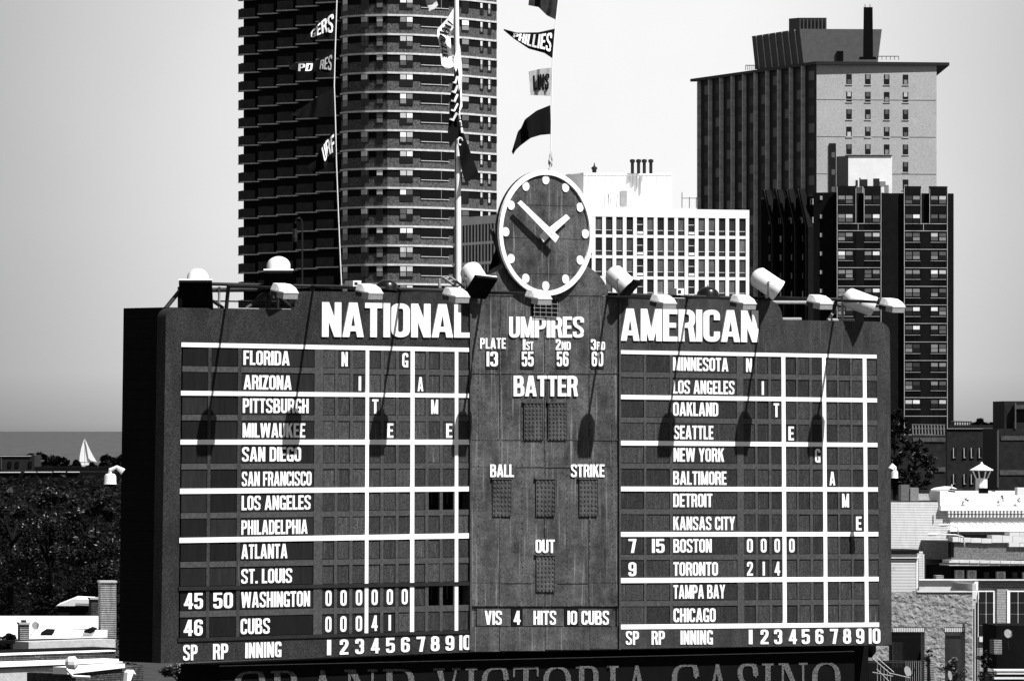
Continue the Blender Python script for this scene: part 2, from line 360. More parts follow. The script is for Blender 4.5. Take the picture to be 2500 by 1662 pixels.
# ================================================================== SCOREBOARD
B = Pl(1331.5, 154, 41)
def lerp(a, b, t): return a + (b - a) * t
def lv(a, b, t): return (lerp(a[0], b[0], t), lerp(a[1], b[1], t))
class Face:
    """one team panel of the board: levels are (y at left end, y at right end)"""
    def __init__(s, xl, xr, lean): s.xl = xl; s.xr = xr; s.lean = lean
    def c(s, x, l):
        f = (x - s.xl) / (s.xr - s.xl); y = lerp(l[0], l[1], f)
        return (x + lerp(s.lean[0], s.lean[1], f) * (y - 850), y)
    def rect(s, mb, x0, x1, lt, lb, n0, n1):
        return B.prism(mb, [s.c(x0, lb), s.c(x1, lb), s.c(x1, lt), s.c(x0, lt)], n0, n1)
    def text(s, mb, st, x0, x1, lt, lb, n0, n1, **k):
        def mp(n):
            def f(a, b):
                q = s.c(lerp(x0, x1, a), lv(lb, lt, b)); return B.pt(q[0], q[1], n1) - B.n * (n1 - n)
            return f
        return textmesh(mb, st, mp(n1), mp(n0), **k)
LF = Face(443, 1150, (-.0105, 0)); RF = Face(1514, 2140, (0, .0095)); CF = Face(1150, 1514, (0, 0))
base = B.pt(1331, 1590); base.z = 19.0
SB = thing('scoreboard', base, 'huge dark hand operated baseball scoreboard with white team names and white grid lines', 'scoreboard')
# dark box behind the face
def arc(cx, cy, rx, ry, a0, a1, n=8): return [(cx + rx * math.cos(R(lerp(a0, a1, i / n))), cy - ry * math.sin(R(lerp(a0, a1, i / n)))) for i in range(n + 1)]
outl = [(392.5, 1618)] + arc(431, 778, 26, 27, 180, 90) + [(716, 755)] + arc(751, 755, 32, 44, 172, 90) + [(1150, 716)]
outc = [(1150, 716)] + [(1178, 720)] + [(1180, 716)]
hump = arc(1333, 722, 152, 96, 178, 2, 20)
outr = [(1512, 724), (1872, 734)] + arc(1880, 778, 30, 44, 90, 8) + [(1912, 781), (2139, 785)] + arc(2143, 815, 30, 30, 90, 0) + [(2177, 1573)]
mb = MB(); B.prism(mb, [(392.5, 1618), (404, 750)] + outl[10:] + [(1150, 1591)], -1.88, -.32); mb.build('case', M_case, SB)
mb = MB(); B.prism(mb, [(1150, 1591), (1150, 716)] + [(1512, 724), (1512, 1582)], -1.88, -.32); mb.build('case', M_case, SB)
mb = MB(); B.prism(mb, [(1512, 1582)] + outr, -1.88, -.32); mb.build('case', M_case, SB)
# left face cladding
LB = [((835.7, 849), (846.6, 858.9)), ((953.6, 960.6), (964.8, 970.7)), ((1072.8, 1072.5), (1084.7, 1085)), ((1192.1, 1187), (1205, 1198.6)), ((1312.2, 1300.7), (1324.7, 1313.3)), ((1431.5, 1419), (1441, 1428)), ((1557, 1537.5), (1566, 1545))]
mb = MB(); B.prism(mb, [LF.c(392.5, (1618 + 0, 1618)), ] and [(392.5, 1618)] + outl[1:] + [(1150, 850)] + [LF.c(1150, LB[0][0]), LF.c(443, LB[0][0]), LF.c(443, (1566, 1566)), LF.c(1150, (1545, 1545)), (1150, 1591)], -.32, 0)
mb.build('face_cladding', M_boardl, SB)
RB = [((854.5, 866), (863.6, 874.8)), ((963.3, 971.8), (974, 982)), ((1075, 1080.6), (1086.7, 1090.8)), ((1187, 1188.9), (1198.5, 1199.6)), ((1297.8, 1297.8), (1309.6, 1308.5)), ((1410, 1407), (1422.5, 1418)), ((1523.6, 1518.5), (1535.4, 1529.3))]
mb = MB(); B.prism(mb, [(1512, 1582), (1512, 1530), RF.c(2140, (1523, 1523)), RF.c(2140, (866, 866)), (1512, 858)] + outr, -.32, 0)
mb.build('face_cladding', M_board, SB)
def bar(Fc, x0, x1, lt, lb, n1, m=M_white, name='grid_bar'):
    mb = MB(); Fc.rect(mb, x0, x1, lt, lb, -.05, n1); return mb.build(name, m, SB)
for lt, lb in LB[:5]: bar(LF, 443, 1149.5, lt, lb, .012)
for lt, lb in LB[5:]: bar(LF, 443, 1149.5, lt, lb, .03, M_dkmetal, 'ledge')
for lt, lb in RB: bar(RF, 1514, 2140, lt, lb, .012)
for x0, x1 in ((893, 901.5), (1002.6, 1012.4), (1110.6, 1118.9)):
    for a, b in list(zip(LB[:-1], LB[1:])): bar(LF, x0, x1, a[1] if a is not LB[5] else (a[1][0] - 4, a[1][1] - 4), (b[0][0] + .2, b[0][1] + .2), .009)
for x0, x1 in ((1907.6, 1917), (2007, 2016), (2106, 2115)):
    for a, b in zip(RB[:-1], RB[1:]): bar(RF, x0, x1, a[1], b[0], .009)
LCOL = [(446, 509), (516.8, 581.7), (590.5, 768.6), (790, 818.5), (826, 855), (863, 893), (901.5, 930), (938, 967), (974.5, 1002.5), (1012.5, 1039), (1047, 1074), (1081.5, 1110.5), (1119, 1147)]
RCOL = [(1515.5, 1572), (1578, 1634.8), (1641.6, 1798.4), (1814.6, 1842.3), (1848.4, 1875.4), (1882, 1907.5), (1917.5, 1943), (1948, 1975), (1982, 2007), (2016.5, 2042.8), (2047.8, 2074.9), (2080, 2106), (2115.5, 2140)]
def cells(Fc, bars, cols, names, digits, opened, side):
    # mullions between columns, full height
    for a, b in zip(bars[:-1], bars[1:]):
        for c0, c1 in zip(cols[:-1], cols[1:]):
            if c1[0] - c0[1] < 2: continue
            x0, x1 = c0[1], c1[0]
            if any(abs((x0 + x1) / 2 - k) < 7 for k in (897, 1007, 1114, 1912, 2011, 2110)): continue
            mb = MB(); Fc.rect(mb, x0, x1, a[1], b[0], -.06, .006); mb.build('mullion', M_rail if x0 > 760 else M_board, SB)
    for i, nm in enumerate(names):
        k, sb = divmod(i, 2); top = bars[k][1]; bot = bars[k + 1][0]
        lt, lb = (top, lv(top, bot, .435)) if sb == 0 else (lv(top, bot, .565), bot)
        if sb == 0:
            for c0, c1 in ((0, 1), (2, 2), (3, 12)):
                mb = MB(); Fc.rect(mb, cols[c0][0], cols[c1][1], lv(top, bot, .435), lv(top, bot, .565), -.06, .003)
                mb.build('rail', M_rail, SB)
        for j, (x0, x1) in enumerate(cols):
            if (i, j) in opened: continue
            mb = MB(); mg = .045
            n1 = -.008 - .012 * random.random()
            Fc.rect(mb, x0 + .6, x1 - .6, lv(lt, lb, .03), lv(lt, lb, .97), -.12, n1)
            ch = nm[0] if j == 2 else digits.get((i, j))
            if side == 0:
                m = random.choice(M_dark) if j < 3 else random.choice(M_panel[1:]) if not ch else random.choice(M_panel[:2])
                if i > 9 and j >= 3 and ch: m = M_dark[2]
            else:
                m = random.choice(M_panel[:3]) if not ch or j == 2 else M_panel[0]
            p = mb.build('name_panel' if j == 2 else 'number_panel', m, SB)
            if ch:
                mb = MB()
                if j == 2: Fc.text(mb, ch, nm[1], nm[2], lv(lt, lb, .13), lv(lt, lb, .89), n1 + .002, n1 + .007, gap=.055)
                else:
                    cw = (x1 - x0); wd = {2: .74, 1: .52}[len(ch) if not ch == '1' else 1]
                    if ch in ('1', 'I'): wd = .2
                    if len(ch) == 2: wd = .73
                    if ch == 'M': wd = .62
                    if side == 1 and j < 2: wd = .54 if len(ch) == 2 else .34
                    xm = (x0 + x1) / 2 + (1 if side == 0 else 0)
                    Fc.text(mb, ch, xm - cw * wd / 2, xm + cw * wd / 2, lv(lt, lb, .12), lv(lt, lb, .9), n1 + .002, n1 + .007, gap=.07)
                mb.build('lettering' if ch.isalpha() or j == 2 else 'numeral', M_white, p)
LN = [('FLORIDA', 594.7, 707.3), ('ARIZONA', 595.7, 712.5), ('PITTSBURGH', 594, 754.3), ('MILWAUKEE', 594, 746.5), ('SAN DIEGO', 593, 736.7), ('SAN FRANCISCO', 593, 762.5), ('LOS ANGELES', 593, 761), ('PHILADELPHIA', 593, 753.5), ('ATLANTA', 593.5, 705), ('ST. LOUIS', 593.5, 717), ('WASHINGTON', 594, 760.5), ('CUBS', 593, 664)]
LD = {(0, 4): 'N', (0, 8): 'G', (1, 5): 'I', (1, 9): 'A', (2, 6): 'T', (2, 10): 'M', (3, 7): 'E', (3, 11): 'E', (10, 0): '45', (10, 1): '50', (11, 0): '46', (11, 6): '4', (11, 7): '1'}
for j in range(3, 9): LD[(10, j)] = '0'
for j in range(3, 6): LD[(11, j)] = '0'
cells(LF, LB, LCOL, LN, LD, {(6, 10), (6, 11), (6, 12), (10, 10), (10, 11), (10, 12)}, 0)
RN = [('MINNESOTA', 1643, 1778), ('LOS ANGELES', 1643, 1793), ('OAKLAND', 1643, 1753), ('SEATTLE', 1644.6, 1741), ('NEW YORK', 1644, 1767), ('BALTIMORE', 1643, 1772.5), ('DETROIT', 1643, 1738), ('KANSAS CITY', 1643, 1792.6), ('BOSTON', 1643, 1736), ('TORONTO', 1643, 1751), ('TAMPA BAY', 1643, 1768), ('CHICAGO', 1643, 1745)]
RD = {(0, 3): 'N', (1, 4): 'I', (2, 5): 'T', (3, 6): 'E', (4, 8): 'G', (5, 9): 'A', (6, 10): 'M', (7, 11): 'E', (8, 0): '7', (8, 1): '15', (9, 0): '9', (9, 3): '2', (9, 4): '1', (9, 5): '4'}
for j in range(3, 7): RD[(8, j)] = '0'
cells(RF, RB, RCOL, RN, RD, set(), 1)
# header and footer words painted on the cladding
def word(Fc, s, x0, x1, lt, lb, name='lettering', m=M_white, n0=.003, n1=.02, **k):
    mb = MB(); Fc.text(mb, s, x0, x1, lt, lb, n0, n1, **k); return mb.build(name, m, SB)
word(LF, 'NATIONAL', 786, 1146.5, (731.5, 743.5), (820.5, 824), n0=.003, n1=.035, gap=.035)
word(RF, 'AMERICAN', 1515.5, 1852, (752.8, 762.5), (831.5, 838.5), n0=.003, n1=.035, gap=.035)
wl_, wl2 = (1574, 1549), (1612, 1585)
for s, a, b in (('SP', 455, 489.5), ('RP', 527, 563.5), ('INNING', 605, 692)): word(LF, s, a, b, wl_, wl2)
for i in range(10):
    x0, x1 = LCOL[3 + i]; m_ = (x0 + x1) / 2 + 3; h = 5 if i == 0 else 15 if i == 9 else 10.5
    word(LF, str(i + 1), m_ - h + (0 if i < 9 else 1), m_ + h, wl_, wl2, 'numeral')
wr_, wr2 = (1540, 1533), (1573, 1570)
for s, a, b in (('SP', 1528, 1559.5), ('RP', 1590, 1622), ('INNING', 1660, 1738)): word(RF, s, a, b, wr_, wr2)
for i in range(10):
    x0, x1 = RCOL[3 + i]; m_ = (x0 + x1) / 2 + 1; h = 4.5 if i == 0 else 14 if i == 9 else 9.7
    word(RF, str(i + 1), m_ - h, m_ + h, wr_, wr2, 'numeral')
# centre panel made of sheet metal pieces
def sheet(x0, x1, y0, y1, n1=.0, m=M_centre):
    mb = MB(); B.rect(mb, x0 + .5, x1 - .5, y0 + .5, y1 - .5, -.32, n1 - random.random() * .012); mb.build('metal_sheet', m, SB)
for x0, x1 in ((1150, 1221.7), (1221.7, 1331), (1331, 1440), (1440, 1514)):
    lt = 717 if x0 < 1200 else 722
    sheet(x0, x1, lt, 911); sheet(x0, x1, 911, 1073); sheet(x0, x1, 1073, 1139)
    sheet(x0, x1, 1139, 1422); sheet(x0, x1, 1422, 1478); sheet(x0, x1, 1529, 1590 - (x0 - 1150) / 364 * 9)
    mb = MB(); B.rect(mb, x0, x1, 1478, 1529, -.32, -.06); mb.build('metal_sheet', M_centre, SB)
mb = MB(); B.prism(mb, [(1186, 722)] + hump + [(1481, 722)], -.32, .01); mb.build('arched_sheet', M_centre, SB)
for x, y0, y1 in ((1221.7, 800, 1478), (1331, 820, 917), (1331, 967, 1125), (1440, 900, 1478), (1221.7, 1535, 1585), (1331, 1262, 1310)):
    mb = MB(); B.rect(mb, x - 1, x + 1, y0, y1, .002, .012); mb.build('seam_strip', M_seam, SB)
for y, x0, x1 in ((911, 1152, 1512), (1073, 1152, 1512), (1139, 1260, 1400), (1422, 1225, 1300), (1422, 1362, 1438), (1478, 1155, 1510)):
    mb = MB(); B.rect(mb, x0, x1, y - .8, y + .8, .002, .010); mb.build('seam_strip', M_seam, SB)
for x in (1150, 1514): mb = MB(); B.rect(mb, x - 2, x + 2, 722, 1585, .01, .05); mb.build('edge_strip', M_rail, SB)
word(CF, 'UMPIRES', 1243, 1426, (773, 773), (824, 824), gap=.04, n1=.03)
word(CF, 'BATTER', 1254, 1410, (917, 917), (967, 967), gap=.04, n1=.03)
word(CF, 'PLATE', 1172.4, 1235, (825, 825), (851, 851))
for a, b, c, x0, x1, x2 in (('1', 'ST', '55', 1276.4, 1284, 1302), ('2', 'ND', '56', 1356.8, 1370, 1393.4), ('3', 'RD', '60', 1442.5, 1456, 1477.3)):
    word(CF, a, x0, x1 - 1, (828, 828), (854, 854)); word(CF, b, x1 + 1, x2, (834, 834), (854, 854))
for s, x0, x1 in (('13', 1188, 1215.7), ('55', 1274, 1302.8), ('56', 1359.5, 1388), ('60', 1444.7, 1472.9)):
    mb = MB(); B.rect(mb, x0 - 1.5, x1 + 2.5, 855, 899, .004, .02); p = mb.build('number_panel', M_panel[0], SB)
    mb = MB(); CF.text(mb, s, x0, x1, (858, 858), (894, 894), .022, .034); mb.build('numeral', M_white, p)
for s, x0, x1, y0, y1 in (('BALL', 1197, 1255, 1133, 1164), ('STRIKE', 1394, 1476, 1133, 1164), ('OUT', 1307.6, 1354.4, 1316.5, 1349)):
    word(CF, s, x0, x1, (y0, y0), (y1, y1), gap=.05)
for s, x0, x1, f0, f1, mm in (('VIS', 1183.5, 1225.6, 1164, 1247, 1), ('4', 1254, 1271, 1249, 1274, 0), ('HITS', 1302.5, 1358, 1276, 1377, 1), ('10', 1385.6, 1409, 1379, 1410, 0), ('CUBS', 1419.6, 1487, 1412, 1496, 1)):
    mb = MB(); B.rect(mb, f0, f1, 1485, 1527, -.05, -.03); p = mb.build('number_panel' if mm == 0 else 'name_panel', M_centre if mm else M_dark[0], SB)
    mb = MB(); CF.text(mb, s, x0, x1, (1490, 1490), (1524, 1524), -.028, -.014, gap=.055); mb.build('numeral' if mm == 0 else 'lettering', M_white, p)
# eyelet lamp panels (rows of hooded discs)
M_eye = mat('eyelet_disc', .075, .6, .4, (20, 20, 20))
for x0, x1, y0, y1, rows in ((1280, 1325, 984, 1074, 9), (1339, 1383, 984, 1074, 9), (1203, 1248, 1170, 1260, 8), (1309, 1355, 1170, 1260, 8), (1415, 1459, 1170, 1260, 8), (1310, 1355, 1356, 1444, 8)):
    mb = MB(); B.rect(mb, x0, x1, y0, y1, .002, .03); p = mb.build('lamp_matrix', M_centre, SB)
    mb = MB()
    for i in range(rows):
        for j in range(5):
            c = B.pt(lerp(x0, x1, (j + .5) / 5), lerp(y0, y1, (i + .5) / rows), .03)
            rr = .033 if j % 2 == 0 else .03
            mb.lathe([(0, rr), (.018, rr), (.018, rr * .6), (.005, rr * .55)], c, B.n, 8)
    e = mb.build('lamp_eyelets', M_eye, p); e['kind'] = 'stuff'
    mb = MB(); B.rect(mb, x0 - 2, x1 + 2, y0 - 3, y0, .002, .06); B.rect(mb, x1, x1 + 2, y0, y1, .002, .05); mb.build('frame', M_rail, p)
# rivets and bolt heads down the seams
mb = MB()
for x in (1168, 1221.7, 1275, 1331, 1385, 1440, 1495):
    y = 735
    while y < 1475:
        c = B.pt(x + random.uniform(-1, 1), y, .0); mb.lathe([(0, .012), (.02, .009)], c, B.n, 5); y += random.choice((14, 17, 23))
r_ = mb.build('rivets', M_rail, SB); r_['kind'] = 'stuff'
# bracket lamps hung off both ends
def bell_lamp(px, py, Y, w_, h_, arm, label, nm='bell_lamp'):
    """bell shaped security lamp under a bracket arm; px,py = middle of the bell"""
    s = Y / F; c = P(px, py, Y); t = thing(nm, c, label, 'lamp')
    rw = w_ / 2 * s; hh = h_ * s
    MB().lathe([(-hh / 2, rw), (-hh * .42, rw * .9), (hh * .25, rw * .88), (hh * .42, rw * .7), (hh / 2, rw * .25)], c, (0, 0, 1), 20).build('housing', M_lampw, t, True)
    MB().lathe([(-hh * .75, rw * .35), (-hh * .66, rw * .5), (-hh * .5, rw * .55)], c, (0, 0, 1), 16).build('lens', M_black, t, True)
    q = P(arm[0], arm[1], Y) ; top = c + Vector((0, 0, hh * .5))
    MB().tube([top, top + Vector((0, 0, .07)), (q + top) / 2 + Vector((0, 0, .12)), q], [.05, .05, .045, .08]).build('bracket_arm', M_lampw, t)
    return t
bell_lamp(269, 1168, 145, 33, 26, (301, 1151), 'pale bell shaped lamp on a bracket off the left end of the scoreboard')
bell_lamp(2184, 1157, 160, 19, 19, (2176, 1144), 'small white dome lamp on the right edge of the scoreboard')

# ------------------------------------------------------------------ clock
cc = B.pt(1331.5, 568.6, .14)
CK = thing('clock', cc - Vector((0, 0, 1.5)), 'big round clock with white rim and dot hours above the centre of the scoreboard', 'clock')
RAD = (B.pt(1331.5, 568.6 - 153, .14) - cc).length
def disc(mb, c, r0, r1, h0, h1, n=64):
    """ring (or disc when r0=0) on the board plane; h along the normal"""
    ux, uz = B.u, Vector((0, 0, 1)); o = len(mb.v); q = [2 * math.pi * i / n for i in range(n)]
    def ring(r, h): return [c + ux * math.cos(t) * r + uz * math.sin(t) * r + B.n * h for t in q]
    if r0 <= 0: return mb.loft(ring(r1, h0), ring(r1, h1))
    A = [ring(r1, h0), ring(r1, h1), ring(r0, h1), ring(r0, h0)]
    vs = [p for a in A for p in a]
    return mb.add(vs, [(k * n + i, k * n + (i + 1) % n, ((k + 1) % 4) * n + (i + 1) % n, ((k + 1) % 4) * n + i) for k in range(4) for i in range(n)])
disc(MB(), cc, 0, RAD, -.14, -.02).build('drum', M_dkmetal, CK) if False else None
mb = MB(); disc(mb, cc, 0, RAD * .992, -.12, -.025); mb.build('drum', M_dkmetal, CK)
mb = MB(); disc(mb, cc, 0, RAD * .93, -.02, -.004); 
face_cuts = (508, 583, 668)
# face made of four sheets
for k, (ya, yb_) in enumerate(((400, 502), (502, 583), (583, 669), (669, 740))):
    pts = []; za = B.pt(1331.5, ya, .14).z - cc.z; zb = B.pt(1331.5, yb_, .14).z - cc.z; r = RAD * .945
    za = min(za - .006, r); zb = max(zb + .006, -r)
    n = 14
    L_ = [zb + (za - zb) * i / n for i in range(n + 1)]
    pts = [cc + B.u * math.sqrt(max(0, r * r - z * z)) + Vector((0, 0, z)) for z in L_] + [cc - B.u * math.sqrt(max(0, r * r - z * z)) + Vector((0, 0, z)) for z in L_[::-1]]
    pts = [p for i, p in enumerate(pts) if (p - pts[i - 1]).length > 1e-4]
    MB().loft([p - B.n * .02 for p in pts], [p - B.n * (.002 + .004 * (k % 2)) for p in pts]).build('face_sheet', M_centre, CK)
mb = MB(); disc(mb, cc, RAD * .925, RAD, -.02, .05); mb.build('rim', M_white, CK)
for h in range(12):
    a = math.pi * h / 6; c = cc + B.u * math.sin(a) * RAD * .845 + Vector((0, 0, math.cos(a) * RAD * .845))
    mb = MB(); disc(mb, c, 0, .108, -.003, .02, 24); mb.build('hour_dot', M_white, CK)
def z3(x, y): return (1130 + x / 2.24, 380 + y / 2.24)
mb = MB(); B.prism(mb, [z3(*p) for p in ((420, 437), (443, 473), (586, 342), (568, 322))], .24, .27); mb.build('hour_hand', M_white, CK)
mb = MB(); B.prism(mb, [z3(*p) for p in ((507, 476), (527, 443), (319, 246), (302, 262))], .34, .37); mb.build('minute_hand', M_white, CK)
pv = B.pt(*z3(478, 420), .3); MB().lathe([(-.3, .05), (.08, .05)], pv, B.n, 10).build('spindle', M_white, CK)
mb = MB(); mb.tube([B.pt(1245, 705, -.35), B.pt(1200, 560, -.9)], .05); mb.tube([B.pt(1225, 640, -.35), B.pt(1175, 700, -1.2)], .05); mb.build('brace', M_dkmetal, CK)
# louvred box under the clock
q0 = B.pt(1333, 774, .2)
GB = thing('loudspeaker', q0, 'black box loudspeaker with a pale wire grid below the clock', 'loudspeaker')
mb = MB(); B.prism(mb, [(1302, 771), (1362, 774.6), (1365, 731), (1340, 736), (1302, 738)], .01, .07); mb.build('box', M_black, GB)
for k in range(5): mb = MB(); x = 1305 + k * 14; mb.tube([B.pt(x, 737, .08), B.pt(x, 773, .08)], .007, 5); mb.build('grille_wire', M_lens, GB)
for k in range(4): mb = MB(); y = 742 + k * 10.4; mb.tube([B.pt(1302, y - 1, .08), B.pt(1364, y + 1, .08)], .007, 5); mb.build('grille_wire', M_lens, GB)

# ------------------------------------------------------------------ lamps along the top
def zz(t): return Vector((0, 0, t))
def cobra(cx, cy, label, k):
    """flat floodlight on a 1.6 m arm standing out from the top of the board"""
    nC = 2.1; c = B.pt(cx, cy, nC)
    d = (B.n * math.cos(R(9)) - zz(math.sin(R(9)))).normalized(); s = B.u; up = s.cross(d).normalized()
    if up.z < 0: up = -up
    t = thing('flood_lamp', c, label, 'floodlight', 'flat floodlights on arms along the top edge of the scoreboard')
    def fr(a, wd, lo, hi, wt=None):
        wt = wt or wd * .6; p = c + d * a
        return [p - s * wd + up * lo, p + s * wd + up * lo, p + s * wd + up * (lo + .03), p + s * wt + up * hi, p - s * wt + up * hi, p - s * wd + up * (lo + .03)]
    mb = MB(); fs = [fr(-.28, .12, -.05, .09, .08), fr(-.21, .23, -.05, .12, .17), fr(-.02, .26, -.05, .12, .20), fr(.15, .26, -.05, .06, .21), fr(.26, .22, -.05, -.01, .19)]
    n = 6; o = []; [o.extend(f) for f in fs]
    faces = [(k_ * n + i, k_ * n + (i + 1) % n, (k_ + 1) * n + (i + 1) % n, (k_ + 1) * n + i) for k_ in range(4) for i in range(n)] + [tuple(range(n))[::-1], tuple(range(4 * n, 5 * n))]
    mb.add(o, faces); mb.build('housing', M_lampw, t)
    rot = Matrix((s, d, up)).transposed()
    MB().box(c + d * .13 - up * .115, (.42, .24, .13), rot).build('lens', M_lens, t)
    mb = MB(); mb.box(c - d * .13 - up * .105, (.38, .24, .11), rot); bb = mb.build('ballast_box', M_dkmetal, t)
    for j in range(4): MB().box(c - d * (.06 + .07 * j) - up * .105, (.36, .012, .10), rot).build('fin', M_lens, t)
    a0 = B.pt(cx - 136, cy - 8, 0.0); a1 = c - d * .27
    MB().tube([a0 - zz(.0), a0 + (a1 - a0) * .5 + zz(.01), a1], .035).build('arm', M_dkmetal, t)
    MB().tube([a0 + zz(.04), a0 - zz(.32 if k else .62) - B.n * .1], .045).build('mounting_post', M_dkmetal, t)
    return t
CB = [(694, 707, 'leftmost flat floodlight, over the low left step of the board'), (901, 708, 'flat floodlight over the second and third letters of the left heading'), (1113, 717, 'flat floodlight over the last letters of the left heading, below a black square hood'), (1314, 722, 'flat floodlight just below the clock rim'), (1619, 733, 'flat floodlight over the first letters of the right heading'), (1814, 734, 'flat floodlight over the end of the right heading, under a white drum lamp'), (2001, 734, 'flat floodlight over the curved step on the right of the board'), (2178, 742, 'rightmost flat floodlight, beyond the right end of the board')]
for k, (x, y, l) in enumerate(CB): cobra(x, y, l, k)
# long pipe rails along the top edge
def rail(name, pts, r, label, m=M_dkmetal):
    o = MB().tube([B.pt(x, y, n) for x, y, n in pts], r).build(name, m); tag(o, label, 'pipe'); return o
rail('conduit_pipe', [(508, 693, -.1), (820, 700, -.1), (1185, 712, -.1)], .04, 'dark pipe running along the top of the left half of the board')
rail('conduit_pipe', [(1482, 718, -.1), (1800, 727, -.1), (2150, 732, -.1)], .04, 'dark pipe running along the top of the right half of the board')
rail('conduit_pipe', [(515, 708, -.3), (700, 706, -.3), (728, 716, -.3)], .055, 'thick dark pipe below the top pipe over the low left step')
rail('conduit_pipe', [(1885, 738, -.35), (2060, 739, -.35)], .045, 'pale pipe over the curved step on the right', M_lens)
# lattice frames over the two low steps
def frame(label, segs):
    t = thing('support_frame', B.pt(segs[0][1][0], segs[0][1][1]), label, 'frame')
    for nm, a, b, r, m in segs: MB().tube([B.pt(*a), B.pt(*b)], r).build(nm, m, t)
    return t
D_, L_ = M_dkmetal, M_lens
frame('dark pipe support frame and diagonal braces over the low left step of the board', [('post', (535, 753, -.2), (535, 700, -.2), .03, L_), ('post', (655, 754, -.2), (655, 712, -.2), .06, D_), ('post', (678, 754, -.2), (678, 715, -.2), .035, D_), ('brace', (600, 754, -.2), (650, 716, -.2), .05, D_), ('brace', (716, 756, -.2), (668, 714, -.2), .06, D_), ('rail', (516, 735, -.4), (716, 737, -.4), .018, D_), ('brace', (545, 752, -.2), (520, 735, -.2), .04, D_), ('post', (440, 752, -.4), (440, 700, -.4), .06, D_), ('brace', (404, 753, -.4), (443, 705, -.4), .05, D_), ('rail', (545, 754, -.1), (716, 757, -.1), .03, L_)])
frame('pale pipe support frame over the low right step of the board', [('post', (2057, 782, -.2), (2057, 738, -.2), .035, L_), ('brace', (2022, 782, -.2), (2046, 744, -.2), .035, L_), ('rail', (1909, 779, -.1), (1955, 779, -.1), .04, L_), ('rail', (2020, 781, -.1), (2085, 782, -.1), .04, L_)])
frame('pale ladder frame leaning beside the flagpole behind the board', [('rail', (1080, 676, -.4), (1118, 704, -.4), .03, L_), ('rail', (1096, 674, -.4), (1134, 702, -.4), .03, L_), ('post', (1073, 703, -.4), (1072, 680, -.4), .03, L_)] + [('rung', (1084 + 9 * i, 681 + 6.6 * i, -.4), (1098 + 9 * i, 676.5 + 6.6 * i, -.4), .018, L_) for i in range(4)])
def drum(px, py, n_, d, ln, r, label, hood=True, sq=.66, m=M_lampw, roll=0, nm='drum_lamp', post=True):
    """drum floodlight: white can with domed back, square black mouth; px,py = middle of the mouth"""
    d = Vector(d).normalized(); c = B.pt(px, py, n_); t = thing(nm, c, label, 'floodlight')
    bk = c - d * ln
    MB().lathe([(-r * .62, r * .08), (-r * .55, r * .4), (-r * .36, r * .72), (-r * .15, r * .93), (0, r), (ln - .02, r)], bk, d, 28).build('housing', m, t, True)
    s = d.cross(zz(1)).normalized(); up = s.cross(d)
    s, up = s * math.cos(roll) + up * math.sin(roll), up * math.cos(roll) - s * math.sin(roll)
    if hood:
        h = sq / 2; a = [c + s * i * h + up * j * h for i, j in ((-1, -1), (1, -1), (1, 1), (-1, 1))]
        b = [p + d * .10 for p in a]; MB().loft(a, b).build('visor', M_black, t)
        a2 = [c + s * i * (h + .01) + up * (h + .003) + d * k for i, k in ((-1, -.01), (1, -.01), (1, .03), (-1, .03))]
        MB().loft(a2, [p + up * .012 for p in a2]).build('visor_edge', m, t)
    else:
        MB().lathe([(ln - .03, r * 1.04), (ln + .03, r * 1.05)], bk, d, 28).build('rim', m, t, True)
        MB().lathe([(ln + .031, r * .98), (ln + .034, r * .5)], bk, d, 24).build('lens', M_black, t, True)
    mid = c - d * ln * .55
    for k in (-1, 1): MB().box(mid + s * k * (r + .02), (.03, .05, .05), Matrix((s, d, up)).transposed()).build('pivot', M_dkmetal, t)
    if post:
        f = B.pt(px, 700, n_ * .3); ft = Vector((mid.x, mid.y, B.pt(px, 728, 0).z))
        for k in (-1, 1): MB().tube([mid + s * k * (r + .04), ft + s * k * .1], .022).build('yoke_arm', M_lens if m is M_lampw else M_dkmetal, t)
    MB().lathe([(-r * .8, .012), (-r * .6, .012)], bk, d, 6).build('lifting_eye', M_dkmetal, t)
    return t
drum(479, 717, -.15, (-.02, -.80, -.55), .66, .25, 'drum floodlight facing forward with big black square mouth at the far left of the board', sq=.75)
drum(680, 681, .2, (.02, -.62, -.78), .42, .27, 'drum floodlight with round white back turned up and black mouth, left of the first heading', sq=.66)
drum(1171, 697, .3, (.42, -.62, -.68), .52, .265, 'drum floodlight tilted down right with black square mouth, beside the flagpole', sq=.62, roll=.1)
drum(1534, 703, .3, (.72, -.18, -.68), .50, .25, 'drum floodlight tilted down right, just right of the clock', sq=.56)
drum(1898, 708, .4, (.83, .10, -.55), .58, .26, 'white drum floodlight tipped right above the end of the right heading', hood=False)
drum(2130, 748, .4, (.93, .10, -.34), .62, .25, 'white drum floodlight lying lowest, over the right end of the board', hood=False)
drum(944, 712, -.25, (.0, -.25, -.97), .12, .27, 'black round hooded lamp over the first heading, between two flat floodlights', hood=False, m=M_gloss, nm='hooded_lamp', post=False)
drum(1728, 728, -.25, (.0, -.25, -.97), .12, .27, 'black round hooded lamp over the middle of the right heading', hood=False, m=M_gloss, nm='hooded_lamp', post=False)
for x0, x1, y0, y1, l in ((853, 882, 685, 699, 'small white junction box left of the black hooded lamp over the first heading'), (1643, 1670, 704, 720, 'small white junction box left of the black hooded lamp over the right heading')):
    t = thing('junction_box', B.pt(x0, y1, 0), l, 'box')
    mb = MB(); B.rect(mb, x0 + 9, x1, y0, y1, -.25, .05); mb.build('body', M_lampw, t)
    mb = MB(); B.rect(mb, x0 + 13, x0 + 20, y0 + 4, y1 - 4, .05, .06); mb.build('latch', M_dkmetal, t)

